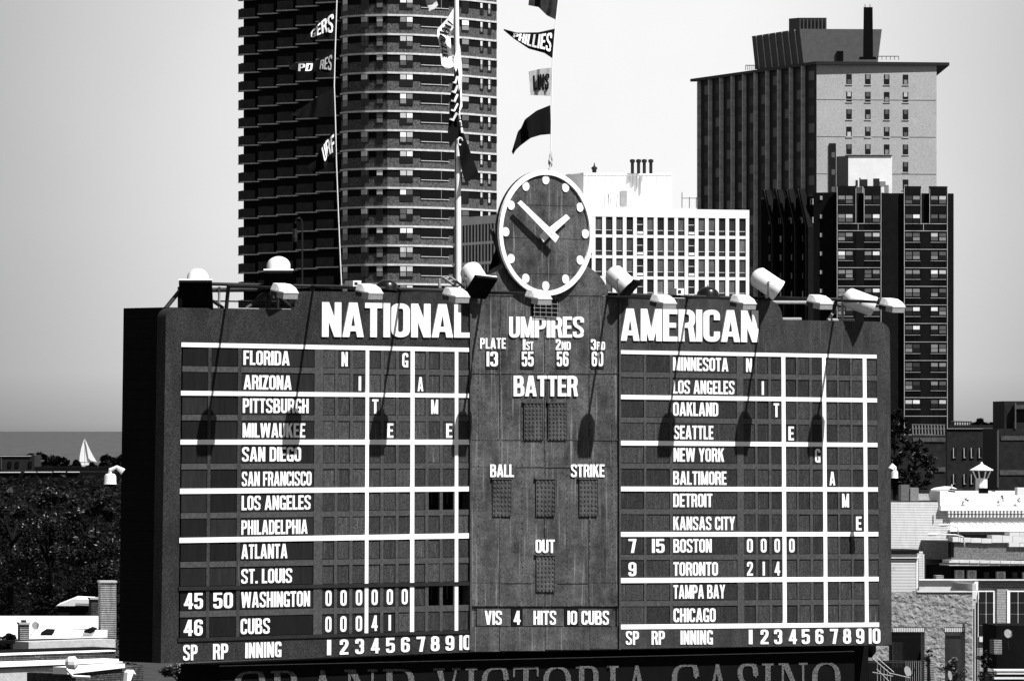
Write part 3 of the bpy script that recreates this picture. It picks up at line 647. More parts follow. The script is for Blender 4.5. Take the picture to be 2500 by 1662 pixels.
# ------------------------------------------------------------------ masts, halyards and flags
MP = thing('flagpole', B.pt(1118, 730, -1.0), 'tall white flagpole behind the board with flags wrapped round it', 'flagpole')
MB().tube([B.pt(1118, 760, -1.0), B.pt(1117.5, 400, -1.0), B.pt(1112.5, -90, -1.0)], [.082, .075, .06], 14).build('pole', M_white, MP, True)
MB().tube([B.pt(1111.5, 700, -.85), B.pt(1112, 380, -.88), B.pt(1107.5, -60, -.9)], .012, 5).build('halyard', M_dkmetal, MP)
MB().lathe([(0, .14), (.25, .14), (.27, .10)], B.pt(1118, 745, -1.0), (0, 0, 1), 14).build('collar', M_dkmetal, MP)
def rope(label, pts, r=.013):
    o = MB().tube([B.pt(x, y, n) for x, y, n in pts], r, 6).build('flag_rope', M_white, None); return tag(o, label, 'rope')
rope('thin white flag rope hanging on the left, four dark pennants on it', [(824, -60, -.6), (822, 10, -.6), (818, 130, -.6), (816, 210, -.6), (819, 300, -.6), (821, 390, -.6), (826, 520, -.6), (831, 640, -.6), (834, 700, -.6)], .014)
rope('thin white flag rope above the clock, four flags on it', [(1368, -60, -.6), (1362.5, 0, -.6), (1356, 60, -.6), (1349, 145, -.6), (1346.5, 240, -.6), (1345, 330, -.6), (1344, 420, -.6)], .012)
M_fb = mat('flag_black', .006, .9, .3, (3, 3, 3), spec=.05); M_fg = mat('flag_grey', .03, .9, .5, (6, 6, 6), spec=.05)
M_fl = mat('flag_light_grey', .33, .9, .25, (9, 9, 9)); M_fw = mat('flag_white', .8, .9, .1, (5, 5, 5))
class Flag:
    """cloth between a top edge and a bottom edge, both running from the hoist outwards (picture points on a plane), rippled in depth"""
    def __init__(s, name, top, bot, m, label, n0=-.6, amp=.10, waves=2.2, ph=0., nu=28, nv=8, group=None):
        s.top, s.bot, s.n0, s.amp, s.w, s.ph = top, bot, n0, amp, waves, ph
        mb = MB(); vs = [s.p(i / nu, j / nv) for i in range(nu + 1) for j in range(nv + 1)]
        mb.add(vs, [(i * (nv + 1) + j, (i + 1) * (nv + 1) + j, (i + 1) * (nv + 1) + j + 1, i * (nv + 1) + j + 1) for i in range(nu) for j in range(nv)])
        s.root = thing(name, s.p(0, 0), label, 'flag', group); mb.build('cloth', m, s.root, True)
    def e(s, line, u):
        L = [0]
        for a, b in zip(line[:-1], line[1:]): L.append(L[-1] + math.hypot(b[0] - a[0], b[1] - a[1]))
        t = u * L[-1]
        for i in range(len(line) - 1):
            if t <= L[i + 1] + 1e-9:
                f = (t - L[i]) / max(1e-9, L[i + 1] - L[i]); return (lerp(line[i][0], line[i + 1][0], f), lerp(line[i][1], line[i + 1][1], f))
        return line[-1]
    def p(s, u, v, lift=0):
        a, b = s.e(s.bot, u), s.e(s.top, u); x, y = lerp(a[0], b[0], v), lerp(a[1], b[1], v)
        return B.pt(x, y, s.n0 + s.amp * min(1, u * 3) * math.sin(u * s.w * 6.28 + v * 1.4 + s.ph) + lift)
    def text(s, st, u0, u1, v0, v1, m, gap=.06):
        """word from u1 (left, far from the hoist) to u0"""
        mb = MB(); f = lambda l: (lambda a, b: s.p(lerp(u1, u0, a), lerp(v0, v1, b), l))
        textmesh(mb, st, f(.03), f(.02), gap=gap); mb.build('lettering', m, s.root)
def za(x, y): return (700 + x / 3.408, y / 3.408)
def zb(x, y): return (1200 + x / 2.09, y / 2.09)
def zc(x, y): return (1030 + x / 3.41, y / 3.41)
G1 = 'dark pennants on the left flag rope'
f = Flag('pennant', [za(*p) for p in ((412, 70), (330, 120), (240, 210), (150, 330))], [za(*p) for p in ((398, 335), (320, 310), (230, 330), (150, 345))], M_fb, 'black pennant with bold white letters, topmost on the left rope', group=G1); f.text('GERS', .06, .78, .22, .88, M_white)
f = Flag('pennant', [za(*p) for p in ((400, 405), (300, 480), (200, 522), (60, 525), (20, 545))], [za(*p) for p in ((392, 640), (310, 605), (210, 595), (100, 598), (20, 575))], M_fb, 'black pennant with white letters split by a fold, second on the left rope', group=G1, ph=1); f.text('PD', .50, .80, .05, .9, M_white); f.text('RES', .06, .34, .2, .85, M_fl)
Flag('pennant', [za(*p) for p in ((392, 738), (250, 812), (130, 895), (40, 950))], [za(*p) for p in ((400, 968), (280, 975), (150, 982), (40, 958))], M_fb, 'plain black pennant without letters, third on the left rope', group=G1, ph=2)
f = Flag('pennant', [za(*p) for p in ((402, 1085), (330, 1150), (285, 1220), (240, 1340), (180, 1370))], [za(*p) for p in ((415, 1290), (350, 1340), (320, 1400), (250, 1425), (190, 1400))], M_fb, 'drooping black pennant with white letters, lowest on the left rope', group=G1, ph=.5, amp=.15); f.text('URF', .04, .48, .22, .9, M_white)
G2 = 'flags on the rope above the clock'
Flag('pennant', [zb(*p) for p in ((350, -70), (270, -60), (215, -40), (190, 5))], [zb(*p) for p in ((328, 102), (282, 80), (240, 38), (188, 28))], M_fg, 'dark grey pennant cut by the top of the picture, above the lettered black one', group=G2)
f = Flag('pennant', [zb(*p) for p in ((325, 147), (240, 166), (130, 168), (62, 149))], [zb(*p) for p in ((313, 301), (270, 272), (190, 250), (115, 200), (62, 156))], M_fb, 'black pennant with white letters pointing left above the clock', group=G2, ph=.3); f.text('PHILLIES', .05, .80, .16, .88, M_white)
f = Flag('flag', [zb(*p) for p in ((310, 346), (250, 352), (190, 366))], [zb(*p) for p in ((301, 491), (250, 488), (198, 487))], M_fl, 'light grey square flag with dark letters above the clock', group=G2, amp=.05); f.text('LINS', .10, .82, .22, .80, M_fb); 
Flag('pennant', [zb(*p) for p in ((300, 537), (230, 565), (170, 610), (150, 655), (135, 670), (103, 775))], [zb(*p) for p in ((303, 685), (250, 690), (200, 705), (150, 742), (125, 765), (110, 790))], M_fb, 'plain black curved pennant, lowest on the rope above the clock', group=G2, ph=1.3)
f = Flag('rope_tassel', [zb(*p) for p in ((306, 768), (290, 800), (288, 866))], [zb(*p) for p in ((310, 800), (312, 840), (298, 868))], M_fl, 'bundled rope end just above the clock', amp=.02); f.root['category'] = 'rope'
G3 = 'flags wrapped round the white flagpole'
Flag('flag', [zc(*p) for p in ((262, -120), (140, -60), (120, -5), (135, 45), (90, 95))], [zc(*p) for p in ((262, -60), (80, -50), (30, 0), (36, 35), (60, 70), (55, 92))], M_fl, 'pale grey flag at the top edge of the picture, left of the flagpole', n0=-.9, group=G3)
f = Flag('flag', [zc(*p) for p in ((264, 70), (215, 150), (130, 245), (128, 300), (150, 400), (165, 540), (205, 580))], [zc(*p) for p in ((262, 200), (262, 235), (238, 270), (238, 330), (245, 420), (258, 520), (262, 556))], M_fw, 'white flag with dark letters folded down left of the flagpole', n0=-.8, amp=.06, group=G3, nu=40)
mb = MB(); g = lambda l: (lambda a, b: f.p(lerp(.42, .80, a), lerp(.35, .82, b), l)); textmesh(mb, 'OCTTE', g(.03), g(.02)); mb.build('lettering', M_fb, f.root)
for k in range(4): mb = MB(); pts = [f.p(.10 + .07 * k + .02 * j, .2 + .15 * j, .035) for j in range(5)]; mb.tube(pts, .022, 4); mb.build('stripe', M_fb, f.root)
Flag('flag', [zc(*p) for p in ((306, 330), (322, 420), (336, 600), (332, 760), (338, 890), (320, 925))], [zc(*p) for p in ((300, 400), (262, 490), (262, 545), (300, 640), (310, 800), (312, 925))], M_fw, 'white cloth twisted tightly round the flagpole', n0=-.8, amp=.05, group=G3)
f2 = Flag('flag', [zc(*p) for p in ((300, 560), (318, 700), (320, 860), (300, 1000), (300, 1140))], [zc(*p) for p in ((268, 640), (236, 800), (226, 960), (214, 1120), (232, 1230))], M_fb, 'black flag with white strokes bunched left of the flagpole', n0=-.78, amp=.06, group=G3)
for k in range(5): mb = MB(); mb.tube([f2.p(.1 + .13 * k, .15, .03), f2.p(.16 + .13 * k, .45, .035), f2.p(.10 + .13 * k, .75, .03)], .03, 4); mb.build('stroke_mark', M_fw, f2.root)
f3 = Flag('pennant', [zc(*p) for p in ((300, 900), (345, 1100), (405, 1270), (468, 1430), (470, 1450))], [zc(*p) for p in ((285, 950), (300, 1180), (318, 1330), (335, 1440), (365, 1530))], M_fb, 'long black pennant hanging down right of the flagpole', n0=-.78, amp=.08, group=G3)
for k in range(3): mb = MB(); mb.tube([f3.p(.08 + .1 * k, .85, .03), f3.p(.15 + .1 * k, .8, .03)], .03, 5); mb.build('stroke_mark', M_fw, f3.root)
mb = MB(); c_ = f3.p(.42, .3, .04); mb.tube([c_ + B.u * .08 * math.cos(t) + zz(.09 * math.sin(t)) for t in [k * .9 for k in range(7)]], .02, 5); mb.build('letter_ring', M_fw, f3.root)
Flag('pennant', [(1216, 590), (1206, 620), (1196, 650), (1186, 680), (1181, 668)], [(1224, 652), (1216, 665), (1206, 672), (1190, 684), (1184, 675)], M_fb, 'black flag hanging behind the left edge of the clock', n0=-.5, amp=.05)
t = thing('gooseneck_pole', B.pt(736, 690, -1.3), 'thin dark pole with a hooked top left of the left flag rope', 'pole')
MB().tube([B.pt(x, y, -1.3) for x, y in ((738, 705), (738, 550), (736, 538), (731, 532), (724, 534), (720, 545))], .02, 6).build('pole', M_dkmetal, t)
MB().lathe([(0, .05), (.1, .06), (.3, .05)], B.pt(720, 590, -1.3), (0, 0, 1), 8).build('lamp_head', M_dkmetal, t)

# ------------------------------------------------------------------ LED message board under the scoreboard
S2 = Pl(1331.5, 154.4, 41)
LS = thing('message_board', S2.pt(1300, 1790), 'wide black electronic message board with grey serif letters below the scoreboard', 'sign')
def sy(x, y0): return y0 + (x - 536) / 1550 * -37
mb = MB(); S2.prism(mb, [(536, 1830), (2086, 1770), (2086, 1588), (536, 1624)], -1.2, 0); mb.build('cabinet', M_black, LS)
M_led = mat('led_letters', .12, .8, .5, (30, 30, 30), spots=((38, 38, 38), .46, .02))
def led(s, x0, x1, yt, yb):
    def mp(n):
        return lambda a, b: S2.pt(lerp(x0, x1, a), lerp(yb, yt, b) - (lerp(x0, x1, a) - 566) * .0155, n)
    mb = MB(); textmesh(mb, s, mp(.02), mp(.004), gap=.13, fn=serif); mb.build('lettering', M_led, LS)
led('GRAND', 572, 1012, 1638, 1740); led('VICTORIA', 1057, 1590, 1638, 1740); led('CASINO', 1640, 2052, 1638, 1740)
mb = MB(); S2.prism(mb, [(536, 1625.5), (2086, 1589.5), (2086, 1588), (536, 1624)], .001, .02); mb.build('trim', M_lens, LS)
mb = MB(); B.prism(mb, [(500, 1900), (2120, 1900), (2120, 1575), (1150, 1593), (500, 1622)], -2.2, -1.3)
o = mb.build('support_wall', M_black); tag(o, 'black wall under and behind the message board', 'wall')

# ================================================================== CITY BEHIND
M_glass = mat('dark_glass', .006, .35, .5, (.6, .6, .6), spec=.4)
def shade(i): return [mat('blind_%d' % k, v, .8, .25, (6, 6, 3)) for k, v in enumerate((.03, .09, .22, .5, .8))][i]
def root(name, px, Y, label, cat, z=0, group=None):
    p = P(px, HY, Y); p.z = z; return thing(name, p, label, cat, group)
# ---- apartment tower
TW = root('apartment_tower', 900, 952, 'dark curved high rise apartment tower behind the left flag rope and the flagpole, cut by the top of the picture', 'tower')
TW['label'] = 'dark high rise apartment tower with pale floor edges, behind the flagpole'
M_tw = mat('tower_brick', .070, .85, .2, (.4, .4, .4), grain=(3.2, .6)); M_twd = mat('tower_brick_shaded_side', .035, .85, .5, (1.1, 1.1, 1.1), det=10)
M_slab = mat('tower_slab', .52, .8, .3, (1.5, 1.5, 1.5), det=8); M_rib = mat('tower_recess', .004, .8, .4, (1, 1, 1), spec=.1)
TP = [(833, 957), (850, 953.5), (885, 951.4), (946, 950), (1010, 951.3), (1075, 954.5), (1142, 959.5), (1212.5, 967)]
def XY(px, Y): return Vector(((px - CX) / F * Y, Y))
pl_ = [XY(*p) for p in TP]
nrm = []
for i, p in enumerate(pl_):
    a, b = pl_[max(i - 1, 0)], pl_[min(i + 1, len(pl_) - 1)]; d = (b - a).normalized(); nrm.append(Vector((d.y, -d.x)))
def tband(mb, z0, z1, off, inn=-1.5):
    o = [p + n * off for p, n in zip(pl_, nrm)]; i_ = [p + n * inn for p, n in zip(pl_, nrm)]
    for k in range(len(pl_) - 1): planprism(mb, [o[k], o[k + 1], i_[k + 1], i_[k]], z0, z1)
    return mb
def tside(px):
    for (x0, y0), (x1, y1), a, b in zip(TP[:-1], TP[1:], pl_[:-1], pl_[1:]):
        if px <= x1: 
            d = b - a; return Pl(0, 0, math.degrees(math.atan2(d.y, d.x)), xy=a)
mb = MB(); planprism(mb, [tuple(p) for p in pl_] + [(pl_[-1].x - .4, 990), (pl_[0].x, 990)], 0, 98); mb.build('front_wall', M_tw, TW)
ZS = [45.46 + 2.819 * j for j in range(-16, 19)]
rnd = random.Random(3)
for z in ZS:
    vis = 40 < z < 93
    tband(MB(), z - .15, z + .13, .20).build('floor_slab', M_slab, TW)
    if vis: 
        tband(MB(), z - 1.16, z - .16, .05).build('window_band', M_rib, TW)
        for x0, x1, kind in ((838.5, 850, 1), (882.5, 898, 2), (919.5, 935.5, 2), (975.5, 1007.7, 3), (1126, 1143.5, 2), (1171, 1179.5, 4), (1190, 1199, 4)):
            pl = tside(x0 + 1); t0, t1 = pl.t(x0), pl.t(x1); wd = t1 - t0
            wo = pl.piece('window', t0, z - 1.98, wd, 1.80, -.2, .09, M_glass, TW)
            n = 2 if kind == 3 else 1
            for q in range(n):
                pw = (wd / n) - .14 if kind != 4 else wd * .5
                x = .07 + q * wd / n
                b = rnd.choice((0, 0, 1, 2, 3, 4)) if kind == 2 else rnd.choice((1, 2, 3, 3, 4, 4)) if kind == 3 else rnd.choice((3, 4)) 
                if b: sub('blind', boxmesh(pw, .03, .72, shade(b)), wo, (x, -.035, 1.02))
                b = rnd.choice((0, 0, 0, 1, 1, 2)) if kind != 4 else rnd.choice((0, 1, 2, 3))
                if b and kind != 1: sub('blind', boxmesh(pw, .03, .62, shade(b)), wo, (x, -.035, .30))
        pl = tside(1050); pl2 = tside(1090)
        t0, t1 = pl.t(1026.7), pl.t(1075); bo = pl.piece('balcony', t0, z - 1.62, t1 - t0, 1.44, -.3, .10, M_rib, TW)
        sub('handrail', boxmesh(t1 - t0, .05, .09, M_slab), bo, (0, -.06, 0))
        t0, t1 = pl2.t(1075), pl2.t(1094.5); bo = pl2.piece('balcony', t0, z - 1.62, t1 - t0, 1.44, -.3, .10, M_rib, TW)
        sub('handrail', boxmesh(t1 - t0, .05, .09, M_slab), bo, (0, -.06, 0))
        sub('post', boxmesh(.09, .04, 1.4, shade(2)), bo, (0, -.07, .05))
for k, (x0, x1, Y) in enumerate(((594.6, 640, 1003), (638, 686, 993), (684, 734, 985), (731, 783, 975.5), (780, 834, 966.5))):
    pl = Pl(x0, Y, -36); t1 = pl.t(x1)
    c0, c1 = pl.xyz(0, 0), pl.xyz(t1, 0); bx = x0 + 3
    bk1 = XY(x1 if k < 4 else 840, Y + 45 if k < 4 else 1000); bk0 = XY(x0 + .5, Y + 45 if k else Y + 6)
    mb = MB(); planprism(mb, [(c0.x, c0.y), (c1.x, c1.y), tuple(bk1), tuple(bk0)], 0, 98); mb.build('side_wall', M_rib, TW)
    for z in ZS:
        if z < 38: continue
        o = pl.piece('balcony', -.05, z - .11, t1 + .1, .18, 0, .9, M_slab, TW)
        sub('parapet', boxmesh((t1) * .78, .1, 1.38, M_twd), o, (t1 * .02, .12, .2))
pl = Pl(585.5, 1004.5, -36)
for z in ZS:
    if z > 38:
        o = pl.piece('balcony', 0, z - .11, .62, .14, 0, .5, M_slab, TW); sub('parapet', boxmesh(.5, .4, 1.42, M_twd), o, (.05, .05, .14))

# ---- white grid office block
OB = root('office_block', 1600, 855, 'white office block with a grid of dark windows, behind the clock', 'building')
M_wg = mat('white_concrete', .80, .8, .10, (.5, .5, .5)); M_wg2 = mat('white_concrete_weathered', .82, .8, .15, (.5, .5, .5))
FP = Pl(1424, 850, 22); LP = Pl(1424, 850, -68)
t0 = FP.t(1453.6); dt = (FP.t(1804.6) - t0) / 14; tR = FP.t(1829); tL = LP.t(1103.5)
pz = lambda y, px=1453.6: FP.pt(px, y).z
zt = pz(508); zw = pz(528.7); st = (pz(528.7) - pz(528.7 + 152.1)) / 3
A, Bq, Cq, Dq = FP.xyz(0, 0, -.25), FP.xyz(tR, 0, -.25), FP.xyz(tR, 0, -30), LP.xyz(tL, 0, -.25)
mb = MB(); planprism(mb, [(A.x, A.y), (Bq.x, Bq.y), (Bq.x, Bq.y + 20), (Dq.x, Dq.y + 1)], 0, zt - .1); mb.build('core', M_wg2, OB)
mb = MB(); FP.tz(mb, -.02, tR, zw, zt, -.24, .04); mb.build('parapet', M_wg, OB)
mb = MB(); LP.tz(mb, tL, 0, zw, zt, -.24, .04); mb.build('parapet', M_wg2, OB)
ws = [mat('curtain_%d' % k, v, .7, .5, (3, 3, .7)) for k, v in enumerate((.008, .02, .05, .085, .12))]
whs = .78 * st; ww = dt * .66
for i in range(-1, 15):
    wl_x = t0 + dt * i
    mb = MB(); FP.tz(mb, wl_x - dt * .34, wl_x, 0, zw, -.24, .02); mb.build('column', M_wg, OB)
mb = MB(); FP.tz(mb, t0 + dt * 14 + ww, tR, 0, zw, -.24, .02); mb.build('column', M_wg, OB)
for j in range(9):
    z1 = zw - st * (j + 1) + .0; mb = MB(); FP.tz(mb, -.02, tR, z1, z1 + st * .14, -.24, -.02); mb.build('beam', M_wg, OB)
    mb = MB(); LP.tz(mb, tL, -.02, z1, z1 + st * .13, -.24, .01); mb.build('beam', M_wg2, OB)
    if j > 4: continue
    for i in range(-1, 15):
        m = ws[rnd.choice((0, 1, 2, 3, 3, 4))]; spc = i in (4, 9)
        o = FP.piece('window', t0 + dt * i, zw - st * (j + 1) + st * .14, ww, st * .86, -.24, -.16, ws[0] if spc else m, OB)
        if spc:
            sub('air_conditioner', boxmesh(ww * .8, .2, .32, M_wg2), o, (ww * .1, -.18, .14)); sub('sash_bar', boxmesh(ww, .03, .06, M_wg2), o, (0, -.03, 1.35))
        else:
            sub('lower_pane', boxmesh(ww * .94, .03, .55, ws[rnd.choice((0, 0, 1))]), o, (ww * .03, -.03, .02)); sub('sash_bar', boxmesh(ww, .03, .05, M_wg2), o, (0, -.035, .58))
k = 0; tt = -.35
while tt > tL:
    mb = MB(); LP.tz(mb, tt, tt + .38, 0, zw, -.24, .03); mb.build('column', M_wg2, OB)
    if tt < LP.t(1235):
        for j in range(5): LP.piece('window', tt - .82, zw - st * (j + 1) + st * .13, .8, st * .87, -.24, -.02, ws[rnd.choice((0, 0, 0, 1, 2))], OB)
    tt -= 1.2
# roof house and vents
M_cor = mat('corrugated_white', .78, .7, .05, (1, 1, 1))
RH = Pl(1425, 862, 22); PH = root('roof_house', 1530, 862, 'white corrugated roof house with small door on the office block roof', 'building', z=zt)
zr0, zr1 = zt - .1, RH.pt(1500, 423).z; tr = RH.t(1640)
mb = MB(); RH.tz(mb, 0, tr, zr0, zr1, -6, 0); mb.build('wall', M_cor, PH)
RL = Pl(1425, 862, -60); mb = MB(); RL.tz(mb, RL.t(1378), 0, zr0, zr1 - .15, -.5, .0); mb.build('side_wall', M_wg2, PH)
for i in range(26): mb = MB(); x = tr * (i + .5) / 26; RH.tz(mb, x - .035, x + .035, zr0, zr1 - .25, 0, .05); mb.build('rib', mat('rib_grey', .5), PH)
mb = MB(); RH.rect(mb, 1515, 1531, 466, 504, .06, .12); mb.build('door', mat('door_grey', .25), PH)
mb = MB(); RH.rect(mb, 1425, 1640, 423, 427, .0, .1); mb.build('roof_edge', M_wg, PH)
for i, x in enumerate((1460 + 2 * 3, 1475, 1484, 1492, 1499, 1506)):
    if i: o = MB().tube([P(x, 506, 856), P(x - 1 + i % 3, 486 - 6 * (i % 3), 856)], .05).build('roof_pipe', M_dkmetal); tag(o, ['thin dark pipe leaning by the roof house door, %s' % q for q in ('first from the left', 'first from the left', 'second from the left', 'third from the left', 'fourth from the left', 'nearest the door')][i], 'pipe', 'thin pipes in front of the roof house')
for i, x in enumerate((1544, 1559, 1573, 1589)):
    t = root('roof_vent', x, 864, 'dark capped vent pipe on the roof house, %s' % ('leftmost of four', 'second of four', 'third of four', 'rightmost of four')[i], 'vent', z=zr1, group='dark vent pipes in a row on the roof house')
    a, b = P(x, 424, 864), P(x, 396, 864); MB().tube([a, b], .22, 10).build('pipe', M_dkmetal, t)
    MB().lathe([(0, .34), (.35, .36), (.45, .1)], b - zz(.05), (0, 0, 1), 10).build('cap', M_dkmetal, t)
t = root('roof_cowl', 1451, 864, 'small dark round cowl alone on the roof house, left of the four vents', 'vent', z=zr1)
MB().lathe([(0, .28), (.5, .3), (.55, .42), (.75, .4), (.95, .12), (1.4, .04)], P(1451, 423, 864), (0, 0, 1), 10).build('cowl', M_dkmetal, t)
t = root('roof_railing', 1680, 856, 'thin railing at the right end of the office block roof', 'railing', z=zt)
for x in (1665, 1683, 1700): MB().tube([P(x, 508, 856), P(x, 470 if x == 1665 else 482, 856)], .05, 5).build('post', M_dkmetal, t)
MB().tube([P(1665, 484, 856), P(1702, 484, 856)], .04, 5).build('rail', M_dkmetal, t)

# ---- tall slab block with overhanging roof
TB = root('high_rise', 2000, 1120, 'tall grey block with overhanging flat roof, vertical fins on its dark left side', 'building')
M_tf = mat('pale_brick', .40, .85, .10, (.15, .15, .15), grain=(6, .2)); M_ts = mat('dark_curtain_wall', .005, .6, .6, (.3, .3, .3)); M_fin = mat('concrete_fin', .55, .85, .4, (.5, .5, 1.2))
LA = Pl(1993.4, 1110, -71); RA = Pl(1993.4, 1110, 8)
zT = RA.pt(1993.4, 158).z; tl = LA.t(1709.8); tr = RA.t(2286)
c0, cR, cL = RA.xyz(0, 0), RA.xyz(tr, 0), LA.xyz(tl, 0)
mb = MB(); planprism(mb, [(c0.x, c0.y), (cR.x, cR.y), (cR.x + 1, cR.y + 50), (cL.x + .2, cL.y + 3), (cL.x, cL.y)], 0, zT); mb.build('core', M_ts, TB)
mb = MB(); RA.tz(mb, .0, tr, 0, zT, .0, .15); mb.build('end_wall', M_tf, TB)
for k in range(5): mb = MB(); z = zT - 6.0 - 12.0 * k * .53; RA.tz(mb, .1, tr - .1, z, z + .12, .15, .2); mb.build('string_course', mat('course_grey', .30), TB)
oh = 3.0
e0, eR, eL = c0 + LA.n * 2.2 + RA.n * 1.2, cR + RA.n * 1.2 + RA.u * 2.4, cL + LA.n * 2.2 - LA.u * 1.5
eL = P(1685, HY, 1166); eR = P(2318, HY, 1112.6); e0 = P(1992, HY, 1109)
mb = MB(); planprism(mb, [(e0.x, e0.y), (eR.x, eR.y), (eR.x, eR.y + 45), (eL.x, eL.y)], zT, zT + .5); mb.build('roof_slab', M_dkmetal, TB)
for i in range(10):
    t = tl + (-tl) * i / 10 - 0
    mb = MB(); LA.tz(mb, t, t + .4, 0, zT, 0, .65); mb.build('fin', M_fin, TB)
    for j in range(15):
        z = zT - 2.6 - 3.0 * j
        if z < 40: break
        o = LA.piece('window', t + 2.2, z, 2.6, 1.6, 0, .05, mat('dim_glass', .012, .5, .5, (1, 1, 1)) if (i + j) % 3 else M_glass, TB)
for i in range(4):
    for j in range(7):
        t = RA.t(2065.5 + 46 * i); z = RA.pt(2065, 206.5 + 42.7 * j).z
        o = RA.piece('window', t, z, .98, 1.75, .1, .17, M_glass, TB)
        sub('sill', boxmesh(1.2, .15, .12, M_fin), o, (-.1, -.1, -.12)); sub('blind', boxmesh(.6, .03, .75, shade(rnd.choice((1, 2, 2, 3)))), o, (.2, -.04, .95 if (i + j) % 3 else .1))
mb = MB(); RA.rect(mb, 2025, 2041, 350, 560, .15, .4); mb.build('stair_window', M_glass, TB)
for j in range(5): RA.piece('window', RA.t(2029), RA.pt(2030, 385 + 42 * j).z, .6, .9, .4, .45, shade(1), TB)
# flared roof plant room
def quadlist(*p): return [P(*q) for q in p]
PR = root('plant_room', 1990, 1125, 'dark flared plant room on the roof of the tall grey block', 'building', z=zT + .75)
Yf, Yb = 1120, 1138
b4 = quadlist((1962, 152, Yf), (2140, 150, Yf), (2140, 150, Yb + 12), (1844, 170, Yb)); t4 = quadlist((1952, 71, Yf), (2153, 72, Yf), (2153, 72, Yb + 12), (1835.6, 89, Yb))
zb4 = zT + .7; 
for q in b4: q.z = zb4
mb = MB(); mb.loft(b4, t4); mb.build('walls', mat('plant_grey', .10, .8, .2, (1, 1, 1)), PR)
for k in range(7):
    f_ = (k + .7) / 7.4; a = b4[3].lerp(b4[0], f_); b = t4[3].lerp(t4[0], f_); d = Vector((-.06, -.12, 0)); MB().tube([a + d, b + d], .09, 5).build('rib', M_fin, PR)
mb = MB(); mb.loft(quadlist((2043, 148, Yf - .3), (2059, 148, Yf - .3), (2059, 148, Yf + .1), (2043, 148, Yf + .1)), quadlist((2043, 125, Yf - .3), (2059, 125, Yf - .3), (2059, 125, Yf + .1), (2043, 125, Yf + .1))); mb.build('door', M_black, PR)
TU = root('cooling_tower', 1972, 1128, 'small dark ribbed box on top of the flared plant room', 'box', z=t4[0].z)
mb = MB(); mb.loft(quadlist((1950, 76, 1128), (2018, 76, 1128), (2018, 76, 1134), (1926, 76, 1134)), quadlist((1950, 44, 1128), (2018, 44, 1128), (2018, 45, 1134), (1926, 46, 1134))); mb.build('casing', M_dkmetal, TU)
for k in range(8): MB().tube([P(1953 + 9 * k, 73, 1127.8), P(1953 + 9 * k, 46, 1127.8)], .06, 5).build('rib', mat('plant_grey', .045), TU)
CH = root('chimney', 2119, 1112, 'tall thin black square chimney on the roof of the tall grey block', 'chimney', z=zT + .75)
mb = MB(); mb.loft(quadlist((2107, 146, 1112), (2131.5, 146, 1112), (2131.5, 146, 1114), (2107, 146, 1114)), quadlist((2108.5, 18, 1112), (2130.5, 18, 1112), (2130.5, 18, 1114), (2108.5, 18, 1114))); mb.build('stack', M_black, CH)
mb = MB(); mb.loft(quadlist((2096, 146, 1111), (2141, 146, 1111), (2141, 146, 1115), (2096, 146, 1115)), quadlist((2099, 139, 1111), (2138, 139, 1111), (2138, 139, 1115), (2099, 139, 1115))); mb.build('base', M_black, CH)
for x in (2112, 2124): MB().tube([P(x, 19, 1113), P(x, 11, 1113)], .06, 5).build('rod', M_black, CH)
for px0, px1, y0, l in ((2143, 2194, 138, 'low railing on the tall block roof right of the chimney'), (1820, 1843, 160, 'low railing on the tall block roof left of the plant room')):
    t = root('roof_railing', px0, 1116, l, 'railing', z=zT + .75); y1 = 147 if px0 > 2000 else 172
    MB().tube([P(px0, y0, 1116), P(px1, y0, 1116)], .07, 5).build('rail', M_dkmetal, t)
    for k in range(6): x = lerp(px0, px1, k / 5); MB().tube([P(x, y0, 1116), P(x, y1, 1116)], .05, 5).build('post', M_dkmetal, t)

# ---- black apartment block in front of it
DB = root('black_apartments', 2180, 1000, 'black apartment block outlined in thin white lines, right of the white office block', 'building')
M_db = mat('black_brick', .005, .85, .5, (.8, .8, .8), spec=.1); M_wl = mat('white_trim', .40, .8, .3, (1, 1, 1))
DF = Pl(2043, 1000, 6)
dz = lambda y: DF.pt(2043, y).z
def dblock(x0, x1, ytop, n0, n1, nm='wall'): mb = MB(); DF.tz(mb, DF.t(x0), DF.t(x1), 0, dz(ytop), n0, n1); return mb.build(nm, M_db, DB)
dblock(2040, 2330, 471, -14, -.6); dblock(2043, 2090, 454, -.6, .0); dblock(2109, 2151.5, 454, -.6, 0); dblock(2043, 2151.5, 548, -.61, .0, 'wall')
dblock(2207, 2249, 454, -.6, 0); dblock(2269, 2313.5, 454, -.6, 0); dblock(2207, 2313.5, 548, -.61, 0)
def dl(x0, x1, y0, y1):
    mb = MB(); DF.tz(mb, DF.t(x0), DF.t(x1), dz(y1), dz(y0), -.0, .08); mb.build('white_line', M_wl, DB)
